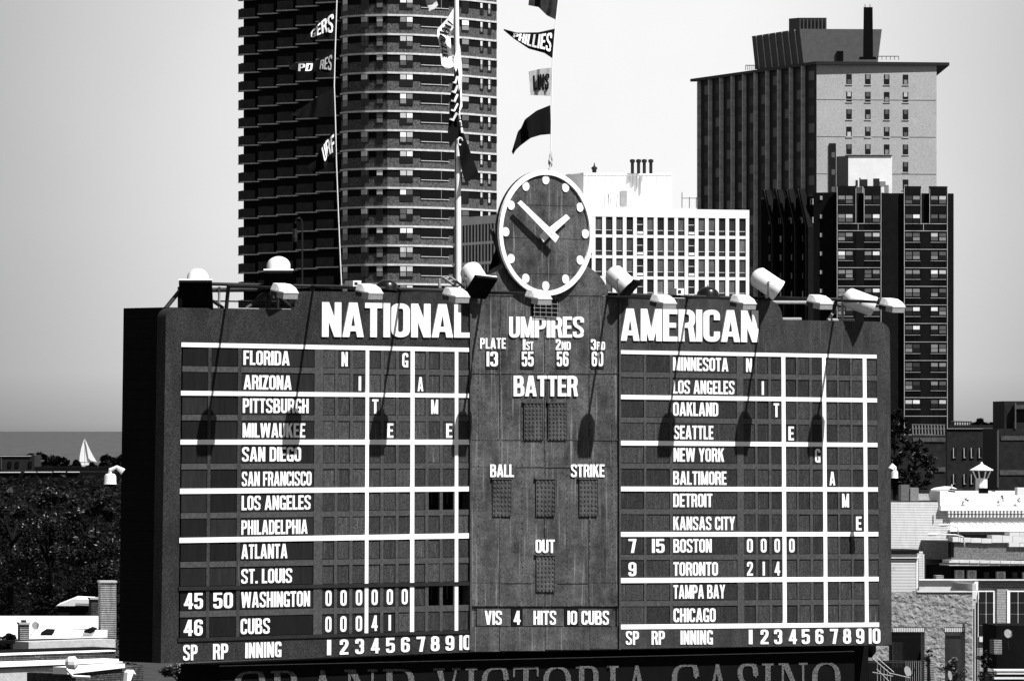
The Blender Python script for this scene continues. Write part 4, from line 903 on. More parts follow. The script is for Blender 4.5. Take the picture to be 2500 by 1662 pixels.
for xa, xb, g0, g1 in ((2043, 2151.5, 2090, 2109), (2207, 2313.5, 2249, 2269)):
    dl(xa, xa + 1.4, 456, 1060 if xa > 2200 else 900); dl(xb - 1.4, xb, 456, 1060 if xa > 2200 else 900); dl(g0 - 1.2, g0, 460, 545); dl(g1, g1 + 1.2, 460, 545)
    dl(xa, xb, 545, 546.5); dl(xa, xb, 562.5, 564); dl((g0 + g1) / 2 - 5, (g0 + g1) / 2 - 4, 547, 562)
    for k in range(11):
        y = 607.5 + 45.25 * k
        if k < 4 or xa > 2200: dl(xa, xb, y, y + 1.4)
    for k in range(12):
        y = 478 + 45.3 * k
        if xa < 2200 and k > 8: continue
        dl(xa + 2, xa + 40, y + 22, y + 23); dl(xb - 42, xb - 4, y + 22, y + 23)
        for x in (xa + 3, xa + 21.5, xb - 41, xb - 21):
            o = DF.piece('window', DF.t(x), dz(y + 19.5), DF.t(x + 17) - DF.t(x), 1.28, 0, .06, M_glass, DB); wd = DF.t(x + 17) - DF.t(x)
            b = rnd.choice((0, 1, 1, 1, 2, 2, 3, 4)); sub('blind', boxmesh(wd * .94, .03, .55, shade(b)), o, (wd * .03, -.035, .68))
            b = rnd.choice((0, 0, 0, 1, 2)); 
            if b: sub('blind', boxmesh(wd * .94, .03, .5, shade(b)), o, (wd * .03, -.035, .08))
# receding left part
E1 = Pl(2043, 1001, -14); te = E1.t(1986); ec = E1.xyz(te, 0)
mb = MB(); E1.tz(mb, te, 0, 0, E1.pt(2020, 470).z, -3, 0); mb.build('wall', M_db, DB)
E2 = Pl(0, 0, -60, xy=(ec.x, ec.y)); t2 = E2.t(1858)
mb = MB(); E2.tz(mb, t2, 0, 0, E2.pt(1862, 487).z, -4, 0); mb.build('wall', M_db, DB)
for i, x in enumerate((1896, 1925, 1952, 1979)):
    a = E2.t(x); zt_ = E2.pt(x, 463 - i).z; mb = MB()
    q = [E2.xyz(a, 20, .05), E2.xyz(a + .9, 20, .05), E2.xyz(a + .9, zt_ - 6, .05), E2.xyz(a - 1.6, zt_, .05), E2.xyz(a - 2.6, zt_, .05), E2.xyz(a - .1, zt_ - 6, .05)]
    mb.loft(q, [p + E2.n * 1.0 for p in q]); mb.build('sloped_fin', M_db, DB)
    mb = MB(); mb.tube([E2.xyz(a + .4, 20, 1.12), E2.xyz(a + .4, zt_ - 6, 1.12), E2.xyz(a - 1.9, zt_, 1.12)], .045, 5); mb.build('white_line', shade(1), DB)
for x in (1877, 1900, 1926, 1953, 1978):
    for k in range(6):
        y = 496 + 45 * k + (x - 1877) * -.02; p = E2.pt(x, y, 1.15 if x in (0,) else .06)
        o = inst('window', boxmesh(.75, .1, .95, shade(rnd.choice((2, 3, 4)))), DB, E2.pt(x, y + 6, .1), E2.a); sub('sash_bar', boxmesh(.2, .04, .9, M_black), o, (.28, -.05, .02))
for k in range(6): o = inst('window', boxmesh(.35, .1, .6, shade(3)), DB, E1.pt(2002, 488 + 45.3 * k, .1), E1.a)
WB = root('roof_house', 2120, 1004, 'plain bright white box on the roof of the black apartment block', 'building', z=dz(454))
W1 = Pl(2071, 1004, 6); mb = MB(); W1.tz(mb, 0, W1.t(2178), dz(474), W1.pt(2071, 380).z, -6, 0); mb.build('walls', M_wg, WB)
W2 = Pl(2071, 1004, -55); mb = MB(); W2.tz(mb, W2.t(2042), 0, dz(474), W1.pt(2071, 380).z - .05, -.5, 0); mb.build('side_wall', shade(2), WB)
mb = MB(); W1.rect(mb, 2068, 2178, 378.5, 381, -.1, .15); mb.build('roof_edge', M_dkmetal, WB)
for x, y, h, wd in ((2092, 452, 12, .3), (2100, 452, 18, .12), (2110, 452, 14, 1.0), (2140, 452, 16, .9), (2155, 452, 9, .9), (2165, 468, 16, .6)):
    mb = MB(); W1.rect(mb, x - wd * 8, x + wd * 8, y - h, y + 4, .5, 1.0); mb.build('roof_unit', shade(2) if x % 2 else M_dkmetal, WB)

# ================================================================== TREES AND LOW BUILDINGS
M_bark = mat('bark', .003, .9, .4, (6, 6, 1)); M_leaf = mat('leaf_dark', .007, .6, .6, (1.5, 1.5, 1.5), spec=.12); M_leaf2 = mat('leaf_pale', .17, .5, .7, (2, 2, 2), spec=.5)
def leaves(mb, c, rad, n, size, rn, squash=1., flatness=.7):
    for _ in range(n):
        while True:
            v = Vector((rn.uniform(-1, 1), rn.uniform(-1, 1), rn.uniform(-1, 1)))
            if .25 < v.length < 1: break
        p = c + Vector((v.x * rad, v.y * rad, v.z * rad * squash))
        d = Vector((rn.gauss(0, 1), rn.gauss(0, 1), rn.gauss(0, 1) * .5)).normalized(); e = Vector((rn.gauss(0, .6), rn.gauss(0, .6), 1)).cross(d).normalized()
        sz = size * rn.uniform(.6, 1.4); a, b = d * sz, e * sz * .45
        o = len(mb.v); mb.v += [p - a, p - b + a * .1, p + a, p + b + a * .1]; mb.f.append((o, o + 1, o + 2, o + 3))
def tree(name, px, Y, ztop, zbase, wpx, n, size, label, group=None, cat='tree', clumps=40, pale=.1, seed=1, squash=.75, zg=0, shape=1.0):
    rn = random.Random(seed); g = P(px, HY, Y); g.z = zg; t = thing(name, g, label, cat, group)
    hw = wpx / 2 * Y / F; H = ztop - zbase
    tr_ = [g, g + Vector((hw * .05, 0, (zbase - zg) * .6)), g + Vector((-hw * .05, 0, zbase - zg + H * .4)), g + Vector((0, 0, zbase - zg + H * .75))]
    mb = MB().tube(tr_, [.035 * H + .12, .028 * H + .08, .015 * H + .04, .02], 8)
    big = MB(); sm = MB()
    cr_ = []
    for k in range(clumps):
        h = rn.random() ** .8; a = rn.uniform(0, 6.28)
        rr = math.sqrt(max(0, 1 - (2 * h - 1) ** 2 * shape)) * hw * math.sqrt(rn.random()) * .85
        c = g + Vector((math.cos(a) * rr, math.sin(a) * rr, zbase - zg + H * (.06 + h * .84)))
        r = hw * rn.uniform(.18, .34) * (1 if h < .8 else .7)
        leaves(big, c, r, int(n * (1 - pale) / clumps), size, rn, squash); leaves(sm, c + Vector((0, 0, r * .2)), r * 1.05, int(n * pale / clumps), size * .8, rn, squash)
        if k % 3 == 0:
            b0 = tr_[2].lerp(tr_[3], rn.random()) if h > .4 else tr_[1].lerp(tr_[2], .5 + rn.random() * .5); mb.tube([b0, b0.lerp(c, .5) + Vector((0, 0, .1 * r)), c], [.012 * H + .02, .008 * H + .015, .01], 5)
    mb.build('trunk', M_bark, t); big.build('crown', M_leaf, t)
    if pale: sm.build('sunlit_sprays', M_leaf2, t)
    return t
zy = lambda y, Y: CAMZ - (y - HY) / F * Y
tree('broadleaf_tree', 30, 345, zy(1195, 345), zy(1560, 345), 230, 9000, .10, 'dark leafy tree at the left picture edge below the long dark roof', 'large leafy trees left of the scoreboard', seed=11, pale=.05)
tree('broadleaf_tree', 130, 330, zy(1165, 330), zy(1560, 330), 220, 10000, .10, 'dark leafy tree in the middle of the left foliage, below the sailboat', 'large leafy trees left of the scoreboard', seed=12, pale=.07)
tree('broadleaf_tree', 235, 315, zy(1185, 315), zy(1560, 315), 210, 10000, .10, 'dark leafy tree against the left side of the scoreboard, behind the brick chimney', 'large leafy trees left of the scoreboard', seed=13, pale=.07)
# backing mass of foliage behind those crowns
rn = random.Random(5); mb = MB()
for _ in range(14000):
    leaves(mb, P(rn.uniform(-120, 330), rn.uniform(1172, 1640), rn.uniform(352, 366)), .4, 1, .14, rn)
o = mb.build('foliage_mass', M_leaf); tag(o, 'dark mass of leaves behind the left trees', 'foliage', kind='stuff')
M_mass = mat('dark_wall', .006, .9, .5, (1, 1, 1), spec=.05)
G = 'distant trees along the shore left of the scoreboard'
for px, yt, wp, sd, l in ((92, 1102, 110, 1, 'round dark shore tree between the flat roofed house and the sailboat'), (140, 1112, 70, 2, 'lower dark shore tree on the slope of the round one'), (160, 1122, 60, 8, 'small dark shore tree at the foot of the slope left of the sailboat'), (188, 1119, 22, 3, 'small ragged dark tree just left of the sailboat hull'), (224, 1127, 30, 4, 'small round dark bush in front of the sailboat hull'), (262, 1107, 60, 5, 'dark shore tree right of the sailboat'), (292, 1103, 50, 6, 'dark shore tree touching the left edge of the scoreboard'), (12, 1112, 60, 7, 'dark shore tree behind the flat roofed house at the left edge')):
    tree('shore_tree', px, 900, zy(yt, 900), zy(1175, 900), wp, 2600, .34, l, G, clumps=22, pale=0, seed=sd)
# long dark flat-roofed house
H1 = Pl(-60, 520, 0); t = root('flat_roof_house', 60, 520, 'long dark flat roofed house with a white roof edge, below the distant shore trees', 'house')
mb = MB(); H1.rect(mb, -80, 330, 1152, 1560, -12, 0); mb.build('wall', M_mass, t)
for x0, x1, y in ((-80, 50, 1151.5), (60, 88, 1151), (92, 127, 1151), (131, 160, 1150.5), (165, 194, 1150.8)): mb = MB(); H1.rect(mb, x0, x1, y, y + 1.8, 0, .15); mb.build('roof_edge', M_wg, t)
mb = MB(); H1.rect(mb, 20, 62, 1185, 1202, 0, .1); 
mb = MB(); H1.rect(mb, 15, 31, 1188, 1202, 0, .12); mb.build('window', shade(1), t)
H2 = Pl(0, 560, 0); t = root('upper_house', 40, 560, 'small dark box house on the far left, in front of the lake', 'house')
mb = MB(); H2.rect(mb, -60, 84, 1111, 1200, -8, 0); mb.build('wall', mat('upper_house_wall', .012, .9, .5, (.6, .6, .6)), t)
mb = MB(); H2.rect(mb, -60, 76, 1112, 1113.6, 0, .1); mb.build('roof_edge', shade(3), t)
mb = MB(); H2.rect(mb, 2, 3.5, 1116, 1146, 0, .1); mb.build('corner_trim', shade(1), t)
for x in (20, 38, 70): mb = MB(); H2.rect(mb, x, x + 8, 1126, 1140, 0, .08); mb.build('window', M_black, t)
mb = MB(); Pl(0, 540, 0).rect(mb, 84, 330, 1139, 1200, -4, 0); o = mb.build('garden_wall', M_mass); tag(o, 'low black wall between the dark house and the shore trees', 'wall')
# sailboat
YB = 3690; t = root('sailboat', 206, YB, 'white sailboat with two tall sails out on the lake', 'sailboat')
s_ = YB / F
def sail(pts, dy, nm):
    a = [P(x, y, YB + dy) for x, y in pts]; MB().loft(a, [p + Vector((0, .15, 0)) for p in a]).build(nm, mat('sail_cloth', .92, .8, .08, (.3, .3, .3)), t)
sail([(207, 1069.5), (203, 1078), (198, 1095), (194.5, 1115), (194, 1127), (207, 1127.5), (215, 1127)], 0, 'main_sail')
sail([(208, 1071), (216, 1090), (226, 1110), (236.5, 1127.5), (222, 1124), (216, 1118)], -.6, 'jib_sail')
MB().tube([P(207.3, 1133, YB), P(207.3, 1068, YB)], .12, 6).build('mast', M_lens, t)
hull = [((196, 1131), .3), ((199, 1135), 1.2), ((206, 1138), 1.7), ((216, 1136), 1.2), ((224, 1130), .1)]
mb = MB(); mb.loft([P(195, 1129, YB), P(224, 1129, YB), P(217, 1135, YB), P(199, 1135, YB)], [P(197, 1129, YB + 3), P(220, 1129, YB + 3), P(215, 1135, YB + 2), P(200, 1135, YB + 2)]); mb.build('hull', M_wg, t)
mb = MB(); mb.loft([P(197, 1137, YB - 1), P(208, 1137, YB - 1), P(207, 1140.5, YB - 1), P(198, 1140.5, YB - 1)], [P(197, 1137, YB), P(208, 1137, YB), P(207, 1140.5, YB), P(198, 1140.5, YB)]); mb.build('dinghy', M_wg, t)

# ---- roofs at the lower left
M_brs = mat('striped_brick', .30, .9, .5, (9, 9, 3), lines=(.066, .42, .06)); M_brd = mat('dark_brick', .05, .9, .9, (7, 7, 5), lines=(.07, .4, .2), spots=((12, 12, 16), .60, .22))
M_roofw = mat('white_roof', .72, .8, .10, (.9, .9, .9), spots=((1.6, 3, 3), .60, .42)); M_grl = mat('pale_stucco', .42, .9, .2, (5, 5, 5), bump=.3, bscale=(14, 14, 14))
ZR = zy(1502.5, 249)
t = root('white_roof_house', 110, 236, 'house with a flat bright white roof, lower left behind the two chimneys', 'house')
mb = MB(); a = [P(-80, HY, 223), P(262, HY, 223), P(262, HY, 249), P(-80, HY, 249)]; planprism(mb, [(p.x, p.y) for p in a], ZR - .12, ZR); mb.build('roof', M_roofw, t)
mb = MB(); a = [P(-80, HY, 223.2), P(262, HY, 223.2), P(262, HY, 248.5), P(-80, HY, 248.5)]; planprism(mb, [(p.x, p.y) for p in a], 0, ZR - .13); mb.build('walls', M_brd, t)
def chimney(px0, px1, y0, y1, Y, label, m=M_brs, cap=True, pot=False):
    t = root('chimney', (px0 + px1) / 2, Y, label, 'chimney', z=zy(y1, Y)); pl = Pl(px0, Y, 12)
    mb = MB(); pl.rect(mb, px0, px1, y0 + 4, y1, -.6, 0); mb.build('stack', m, t)
    if cap: mb = MB(); pl.rect(mb, px0 - 2, px1 + 2, y0, y0 + 4.5, -.63, .05); mb.build('cap', M_grl, t)
    if pot: mb = MB(); pl.rect(mb, px0 + 5, px1 - 7, y0 - 6, y0, -.4, -.1); mb.build('pot', M_dkmetal, t)
    return t
chimney(246, 284, 1417, 1560, 232, 'tall broad striped brick chimney beside the lower left corner of the scoreboard')
chimney(49, 71.5, 1519, 1600, 218, 'short striped brick chimney with pot, beside the satellite dish on the left', pot=True)
t = root('skylight', 180, 262, 'white boat shaped roof of a small dark dormer behind the white roof', 'roof'); Ys = 262
a = [P(137, 1478, Ys), P(222, 1479, Ys), P(223, 1463, Ys), P(180, 1461, Ys)]; mb = MB(); mb.loft([p + zz(0) for p in a], [p + Vector((0, 2.5, .05)) for p in a]); mb.build('roof', M_roofw, t)
mb = MB(); mb.tube([P(184, 1473, Ys - .05), P(221, 1474, Ys - .05)], .02, 5); mb.tube([P(184, 1477, Ys - .05), P(221, 1477.5, Ys - .05)], .02, 5); mb.build('seam', M_dkmetal, t)
mb = MB(); mb.loft([P(140, 1480, Ys + .1), P(222, 1481, Ys + .1), P(222, 1510, Ys + .1), P(140, 1510, Ys + .1)], [P(140, 1480, Ys + 2), P(222, 1481, Ys + 2), P(222, 1510, Ys + 2), P(140, 1510, Ys + 2)]); mb.build('wall', M_mass, t)
chimney(222, 243, 1458, 1505, 258, 'low dark brick block between the boat shaped roof and the tall chimney', m=M_brd)
def dish(px, py, Y, r, label, tilt=(.25, -1, .35), stand=(0, 0, -1), post=None):
    t = thing('satellite_dish', P(px, py, Y), label, 'satellite dish', None); d = Vector(tilt).normalized(); c = P(px, py, Y); rr = r * Y / F
    MB().lathe([(-.25 * rr, rr * .25), (-.2 * rr, rr * .6), (0, rr), (.05 * rr, rr), (-.12 * rr, rr * .6), (-.16 * rr, .01)], c, d, 24).build('reflector', mat('dish_grey', .22, .6, .3, (9, 9, 9)), t, True)
    MB().tube([c - zz(rr * .9), c - zz(rr * 1.1) + d * rr * 1.1, c + d * rr * 1.9 + zz(rr * .1)], rr * .07, 6).build('feed_arm', M_dkmetal, t)
    MB().box(c + d * rr * 1.9 + zz(rr * .15), (rr * .3, rr * .3, rr * .3)).build('feed_horn', M_dkmetal, t)
    q = P(post[0], post[1], Y) if post else c - zz(rr * 3)
    MB().tube([c - d * rr * .2, c - d * rr * .3 - zz(rr * .9), q], rr * .08, 6).build('mast', M_dkmetal, t); return t
dish(86.5, 1526, 220, 9.5, 'satellite dish on an arm beside the short striped chimney', tilt=(.5, -1, .2), post=(73, 1553))
t = root('roof_vent', 115, 226, 'flat black vent hood lying on the white roof near the dish', 'vent', z=ZR, group=None); a = [P(97, 1552, 226), P(122, 1553, 226), P(131, 1545, 226), P(110, 1544, 226)]
MB().loft(a, [p + Vector((0, .8, .12)) for p in a]).build('hood', M_black, t)
t = root('roof_vent', 215, 225, 'pale roof hatch with a black raised lid, right on the white roof', 'vent', z=ZR)
a = [P(202, 1555, 225), P(233, 1553, 225), P(233, 1541, 225), P(202, 1545, 225)]; MB().loft(a, [p + Vector((0, .8, 0)) for p in a]).build('box', M_roofw, t)
a = [P(203, 1542, 224.9), P(222, 1546, 224.9), P(234, 1537, 224.9), P(222, 1534, 224.9)]; MB().loft(a, [p + Vector((0, .8, .05)) for p in a]).build('lid', M_black, t)
# parapets, front roofs
K = Pl(60, 214, 40); t = root('brick_parapet_house', 180, 214, 'grey roof strip and dark brick parapet with pale coping, lower left below the white roof', 'house')
def krect(x0, x1, yl, yr, yl2, yr2, n0, n1, m, nm): mb = MB(); K.prism(mb, [(x0, yl2), (x1, yr2), (x1, yr), (x0, yl)], n0, n1); return mb.build(nm, m, t)
krect(-80, 282, 1566, 1556, 1574, 1560, -3.0, -2.4, M_black, 'roof_edge')
krect(70, 282, 1566, 1559, 1594, 1581, -2.5, -1.6, M_grl, 'inner_wall')
krect(-80, 282, 1592, 1580, 1601, 1588, -1.6, -.3, M_black, 'gutter')
krect(-80, 282, 1597, 1586, 1602, 1589, -.3, .05, M_wg2, 'coping')
krect(-80, 282, 1602, 1589, 1625, 1606, -.3, 0, M_brd, 'brick_wall')
krect(-80, 300, 1620, 1608, 1632, 1616, 0, 1.0, M_wg2, 'ledge')
krect(-80, 165, 1634, 1625, 1700, 1690, .2, 1.2, M_grl, 'lower_wall')
krect(-80, 165, 1632, 1622, 1634.5, 1625, .2, 1.3, M_black, 'ledge_shadow_gap')
K2 = Pl(165, 205, 55); t = root('flat_roof_annex', 230, 208, 'pale flat roof edge above dark striped brick, at the lower left corner of the scoreboard', 'house')
mb = MB(); K2.prism(mb, [(165, 1645), (305, 1629), (305, 1619), (165, 1628)], -.5, .1); mb.build('roof_edge', M_wg2, t)
mb = MB(); K2.prism(mb, [(185, 1700), (350, 1700), (350, 1622), (185, 1644)], -2, 0); mb.build('brick_wall', M_brd, t)
mb = MB(); K2.prism(mb, [(306, 1700), (312, 1640), (318, 1634), (326, 1634), (333, 1646), (326, 1642), (318, 1665), (314, 1700)], 0, .15); mb.build('arch_trim', M_wg2, t)
mb = MB(); mb.tube([P(162, 1632, 203), P(178, 1650, 203), P(220, 1652, 203)], .05, 6); mb.build('white_pipe', M_lampw, t)
mb = MB(); mb.lathe([(-.2, .1), (-.1, .2), (.1, .22), (.2, .1)], P(175, 1617, 204), (1, 0, 0), 12); o = mb.build('exhaust_duct', M_lampw); tag(o, 'crumpled pale duct on the ledge at the lower left', 'duct')
tree('roof_shrub', 8, 219, zy(1538, 219), zy(1600, 219), 90, 1600, .06, 'black leafy branches at the left edge in front of the white roof', pale=.02, seed=31, clumps=16, zg=10)
tree('ivy_bush', 440, 162, zy(1622, 162), zy(1650, 162), 110, 1200, .05, 'dark ivy with pale specks under the left corner of the scoreboard', pale=.3, seed=33, clumps=20, cat='plant', zg=14)

# ---- right side, far
t = root('dark_brick_house', 2380, 560, 'dark brick building with five narrow windows, right of the black apartment block', 'building')
Q = Pl(2322, 560, 3); M_dbr = mat('sooty_brick', .014, .9, .7, (2, 2, 2), det=9)
mb = MB(); Q.rect(mb, 2312, 2436, 1046.5, 1300, -10, 0); mb.build('wall', M_dbr, t); mb = MB(); Q.rect(mb, 2312, 2436, 1045, 1047, -.3, .1); mb.build('coping', shade(2), t)
for y in (1093, 1157):
    for x in (2327, 2353, 2370.5, 2390, 2412.5):
        mb = MB(); Q.rect(mb, x, x + 8, y, y + 26, 0, .05); o = mb.build('window', M_glass, t); mb = MB(); Q.rect(mb, x, x + 1.6, y, y + 25, .05, .12); mb.build('reveal', shade(3), o); mb = MB(); Q.rect(mb, x + 1.6, x + 6, y + 23, y + 24.4, .05, .1); mb.build('sill', shade(2), o)
t = root('dark_brick_block', 2470, 540, 'tall dark brick block with grey stone bands at the right picture edge', 'building'); Q = Pl(2436, 540, 3)
mb = MB(); Q.rect(mb, 2436, 2600, 1046, 1320, -10, 0); mb.build('wall', M_dbr, t); mb = MB(); Q.rect(mb, 2452, 2600, 979, 1046, -8, -.4); mb.build('upper_wall', M_dbr, t)
for x0, x1, y0, y1 in ((2444, 2600, 1064, 1074), (2441, 2600, 1147, 1159), (2479, 2600, 988, 998)): mb = MB(); Q.rect(mb, x0, x1, y0, y1, -.3 if y0 < 1000 else 0, .06); mb.build('stone_band', mat('sooty_stone', .07, .9, .6, (3, 3, 3)), t)
for x0, x1, y0, y1 in ((2435, 2438, 1050, 1190), (2478, 2481, 982, 1046)): mb = MB(); Q.rect(mb, x0, x1, y0, y1, -.3, .09); mb.build('corner_trim', shade(1), t)
for px, yt, wp, sd, l in ((2392, 1021, 44, 41, 'dark ragged tree row left part above the dark brick building'), (2425, 1015, 40, 42, 'dark ragged tree beside the tall brick block, above the dark roof'), (2448, 1012, 30, 43, 'dark tree touching the tall brick block at the right')):
    tree('roofline_tree', px, 620, zy(yt, 620), zy(1062, 620), wp, 1800, .22, l, 'trees above the dark brick building on the right', clumps=16, pale=0, seed=sd)
t = root('roof_railing', 2345, 566, 'railing on the dark roof between the apartment block and the trees', 'railing', z=zy(1046, 566))
MB().tube([P(2322, 1028.5, 566), P(2372, 1029.5, 566)], .06, 5).build('rail', M_dkmetal, t)
for k in range(9): MB().tube([P(2323 + 6 * k, 1029, 566), P(2323 + 6 * k, 1047, 566)], .05, 5).build('post', M_dkmetal, t)
mb = MB(); Pl(2320, 567, 0).rect(mb, 2318, 2455, 1037, 1050, -1, 0); mb.build('parapet', M_dbr, t)
# brick flats with grey bands behind the white dome lamp
t = root('brick_flats', 2240, 430, 'dark brick flats with grey stone bands and a balcony, below the black apartment block', 'building'); Q = Pl(2170, 430, 4)
mb = MB(); Q.rect(mb, 2150, 2309, 1062, 1330, -12, 0); mb.build('wall', M_dbr, t)
for x0, x1, y0, y1 in ((2229, 2308, 1068, 1078), (2268, 2308, 1140, 1151)): mb = MB(); Q.rect(mb, x0, x1, y0, y1, 0, .06); mb.build('stone_band', mat('sooty_stone', .07), t)
for k in range(11): mb = MB(); mb.tube([Q.pt(2228 + 7.6 * k, 1037, -.2), Q.pt(2229 + 7.6 * k, 1060, -.2)], .045, 5); mb.build('baluster', shade(2), t)
for y in (1036, 1046, 1061): mb = MB(); mb.tube([Q.pt(2226, y, -.2), Q.pt(2308, y + 1, -.2)], .035, 5); mb.build('handrail', shade(1), t)
tree('slender_tree', 2188, 400, zy(976, 400), zy(1200, 400), 78, 3400, .12, 'tall dark leafy tree behind the right edge of the scoreboard', pale=.05, seed=51, clumps=34, squash=1.1)
tree('slender_tree', 2236, 405, zy(1062, 405), zy(1220, 405), 110, 3000, .12, 'dark bushy tree in front of the brick flats, right of the scoreboard', pale=.06, seed=52, clumps=34)

# ---- cornice building
CB_ = Pl(2176, 258, 25); t = root('cornice_building', 2400, 260, 'white building with ornate cornice and roof lantern, right of the scoreboard', 'building')
M_sid = mat('pale_brick_courses', .66, .9, .15, (6, 6, 2), lines=(.066, .38, .35)); M_stone = mat('white_stone', .62, .85, .12, (3, 3, 3))
def cr_(x0, x1, y0, y1, n0, n1, m, nm, par=None): mb = MB(); CB_.rect(mb, x0, x1, y0, y1, n0, n1); return mb.build(nm, m, par or t)
cr_(2150, 2322, 1225, 1600, -6, .28, M_sid, 'side_wall'); cr_(2150, 2322, 1222.5, 1226, -.4, .1, M_dkmetal, 'wall_coping')
cr_(2322, 2640, 1233, 1600, -6, .2, mat('grey_brick', .17, .9, .5, (8, 8, 8), lines=(.066, .3, .5)), 'front_wall')
cr_(2295, 2640, 1198, 1232.5, -.5, .36, M_wg, 'parapet'); cr_(2297, 2640, 1235, 1246, -.3, .48, M_wg, 'cornice'); cr_(2296, 2640, 1232.5, 1235, -.3, .35, M_stone, 'fillet')
cr_(2312, 2640, 1246, 1258, .0, .25, mat('cornice_gap', .10), 'frieze_back')
for k in range(38): cr_(2315 + 8.6 * k, 2315 + 8.6 * k + 4.6, 1246.5, 1254, .25, .5, M_stone, 'dentil')
cr_(2316, 2640, 1256, 1262, .2, .42, M_wg, 'moulding'); cr_(2319, 2640, 1262, 1270, .2, .34, M_stone, 'moulding'); cr_(2320, 2640, 1270, 1292, .2, .30, M_wg, 'frieze'); cr_(2320, 2640, 1292, 1297, .2, .45, M_wg, 'moulding')
for k in range(21):
    c = CB_.pt(2334 + 15.2 * k, 1281, .30); mb = MB(); n = 20; rr = .105
    mb.tube([c + CB_.u * rr * math.cos(2 * math.pi * i / n) + zz(rr * math.sin(2 * math.pi * i / n)) for i in range(n + 1)], .012, 5); mb.build('rosette', mat('rosette_grey', .35), t)
# roof lantern
t2 = root('roof_lantern', 2396, 262, 'white octagonal lantern with pointed roof and dark glass, on the cornice building', 'lantern', z=zy(1196, 262)); Yl = 262; u_ = Yl / F
c = P(2396, 1190, Yl)
def oct(cx, y, r): p = P(cx, y, Yl); return [p + Vector((math.cos(math.pi / 4 * i + .39), math.sin(math.pi / 4 * i + .39), 0)) * r * u_ for i in range(8)]
MB().loft(oct(2396, 1204, 15.5), oct(2396, 1167, 15)).build('base', M_wg, t2); MB().loft(oct(2396.5, 1166.5, 14), oct(2396.5, 1149, 22)).build('glass', M_glass, t2)
o0, o1 = oct(2396.5, 1167, 14.5), oct(2396.5, 1149, 23)
for i in range(8): MB().tube([o0[i], o1[i]], .028, 5).build('glazing_bar', M_wg, t2)
MB().loft(oct(2396.5, 1148.5, 30), oct(2396.5, 1146.5, 31)).build('eave', M_wg, t2); MB().loft(oct(2396.5, 1146.4, 30), oct(2396.5, 1132, 2.5)).build('roof', M_wg, t2); MB().lathe([(-.06, .02), (-.03, .05), (.03, .05), (.06, .01)], P(2396.5, 1131, Yl), (0, 0, 1), 10).build('finial', M_wg, t2)
def small(nm, x0, x1, y0, y1, Y, m, label, cat, dep=.6, a=6):
    pl = Pl(x0, Y, a); mb = MB(); pl.rect(mb, x0, x1, y0, y1, -dep, 0); o = mb.build(nm, m); return tag(o, label, cat)
small('vent_box', 2392, 2413, 1191, 1204, 257.6, M_black, 'black opening at the foot of the white roof lantern', 'vent', .3)
small('roof_unit', 2484, 2520, 1190, 1208, 257.8, M_wg, 'white box unit on the cornice building roof at the right edge', 'box')
small('roof_unit', 2200, 2220.5, 1183, 1223, 260, mat('zinc_shade', .13, .5, .4, (5, 5, 9)), 'taller dark grey metal duct left of a grey box on the pale side wall', 'duct'); small('roof_unit', 2222.5, 2243, 1190, 1223, 260, shade(2), 'grey square metal box between the tall duct and the low white wall', 'box'); small('low_wall', 2243, 2296, 1205, 1221, 260.5, M_grl, 'low pale wall between the grey box and the white parapet', 'wall')
small('roof_hatch', 2250, 2292, 1196, 1206, 262, M_dkmetal, 'dark flat hatch behind the low pale wall', 'hatch')
MB_ = MB(); MB_.lathe([(-.55, .03), (-.4, .09), (0, .14), (.3, .12), (.5, .03)], P(2306, 1195, 260.5), (1, 0, .02), 16); o = MB_.build('upturned_canoe', M_wg, None, True); o.name = 'white_duct'; tag(o, 'white rounded tapering duct lying at the left end of the cornice parapet', 'duct')
for k, (x0, y0, x1, y1, l) in enumerate(((2315, 1198, 2332, 1200, 'first short pipe on the white parapet roof left of the lantern'), (2318, 1193, 2350, 1196, 'second long pipe on the white parapet roof left of the lantern'), (2420, 1197, 2430, 1198, 'short pipe on the white roof just right of the lantern'))):
    o = MB().tube([P(x0, y0, 257), P(x1, y1, 257)], .03, 6).build('roof_pipe', M_dkmetal); tag(o, l, 'pipe')
o = MB().tube([P(2323.5, 1200, 258), P(2323.5, 1182, 258)], .03, 6).build('roof_pipe', M_lampw); tag(o, 'short upright white pipe on the white parapet roof', 'pipe')
for x, y, l in ((2360, 1218, 'left dark plant sprig on the white parapet'), (2446, 1216, 'middle small dark sprig on the white parapet'), (2487, 1221, 'right dark plant sprig on the white parapet')):
    rn = random.Random(x); mb = MB(); leaves(mb, CB_.pt(x, y, .52), .09, 26, .05, rn, 1.2); o = mb.build('plant_sprig', M_leaf); tag(o, l, 'plant')
# street lamps in front
for hx, hy, ax_, px_, l in ((2305, 1281, 2322, 2338, 'upper street lamp head on a short arm in front of the cornice building'), (2278, 1304, 2334, 2352, 'lower street lamp head on a long thin arm before the pale brick wall')):
    Y = 254; t3 = root('street_lamp', px_, Y, l, 'street lamp', group=None); q = Y / F
    hw = 13 if hx > 2290 else 15
    MB().lathe([(-hw * q, .03), (-hw * .5 * q, .055), (hw * .5 * q, .05), (hw * q, .025)], P(hx, hy, Y), (1, 0, .06), 12).build('lamp_head', M_lampw, t3, True)
    MB().tube([P(hx + hw, hy - 1, Y), P(ax_, hy + 1, Y + .2), P(px_, hy + 6, Y + 1), P(px_ + 3, hy + 30, Y + 1.4), P(px_ + 3, 1320, Y + 1.4)], .022, 6).build('pole_arm', M_lampw, t3)
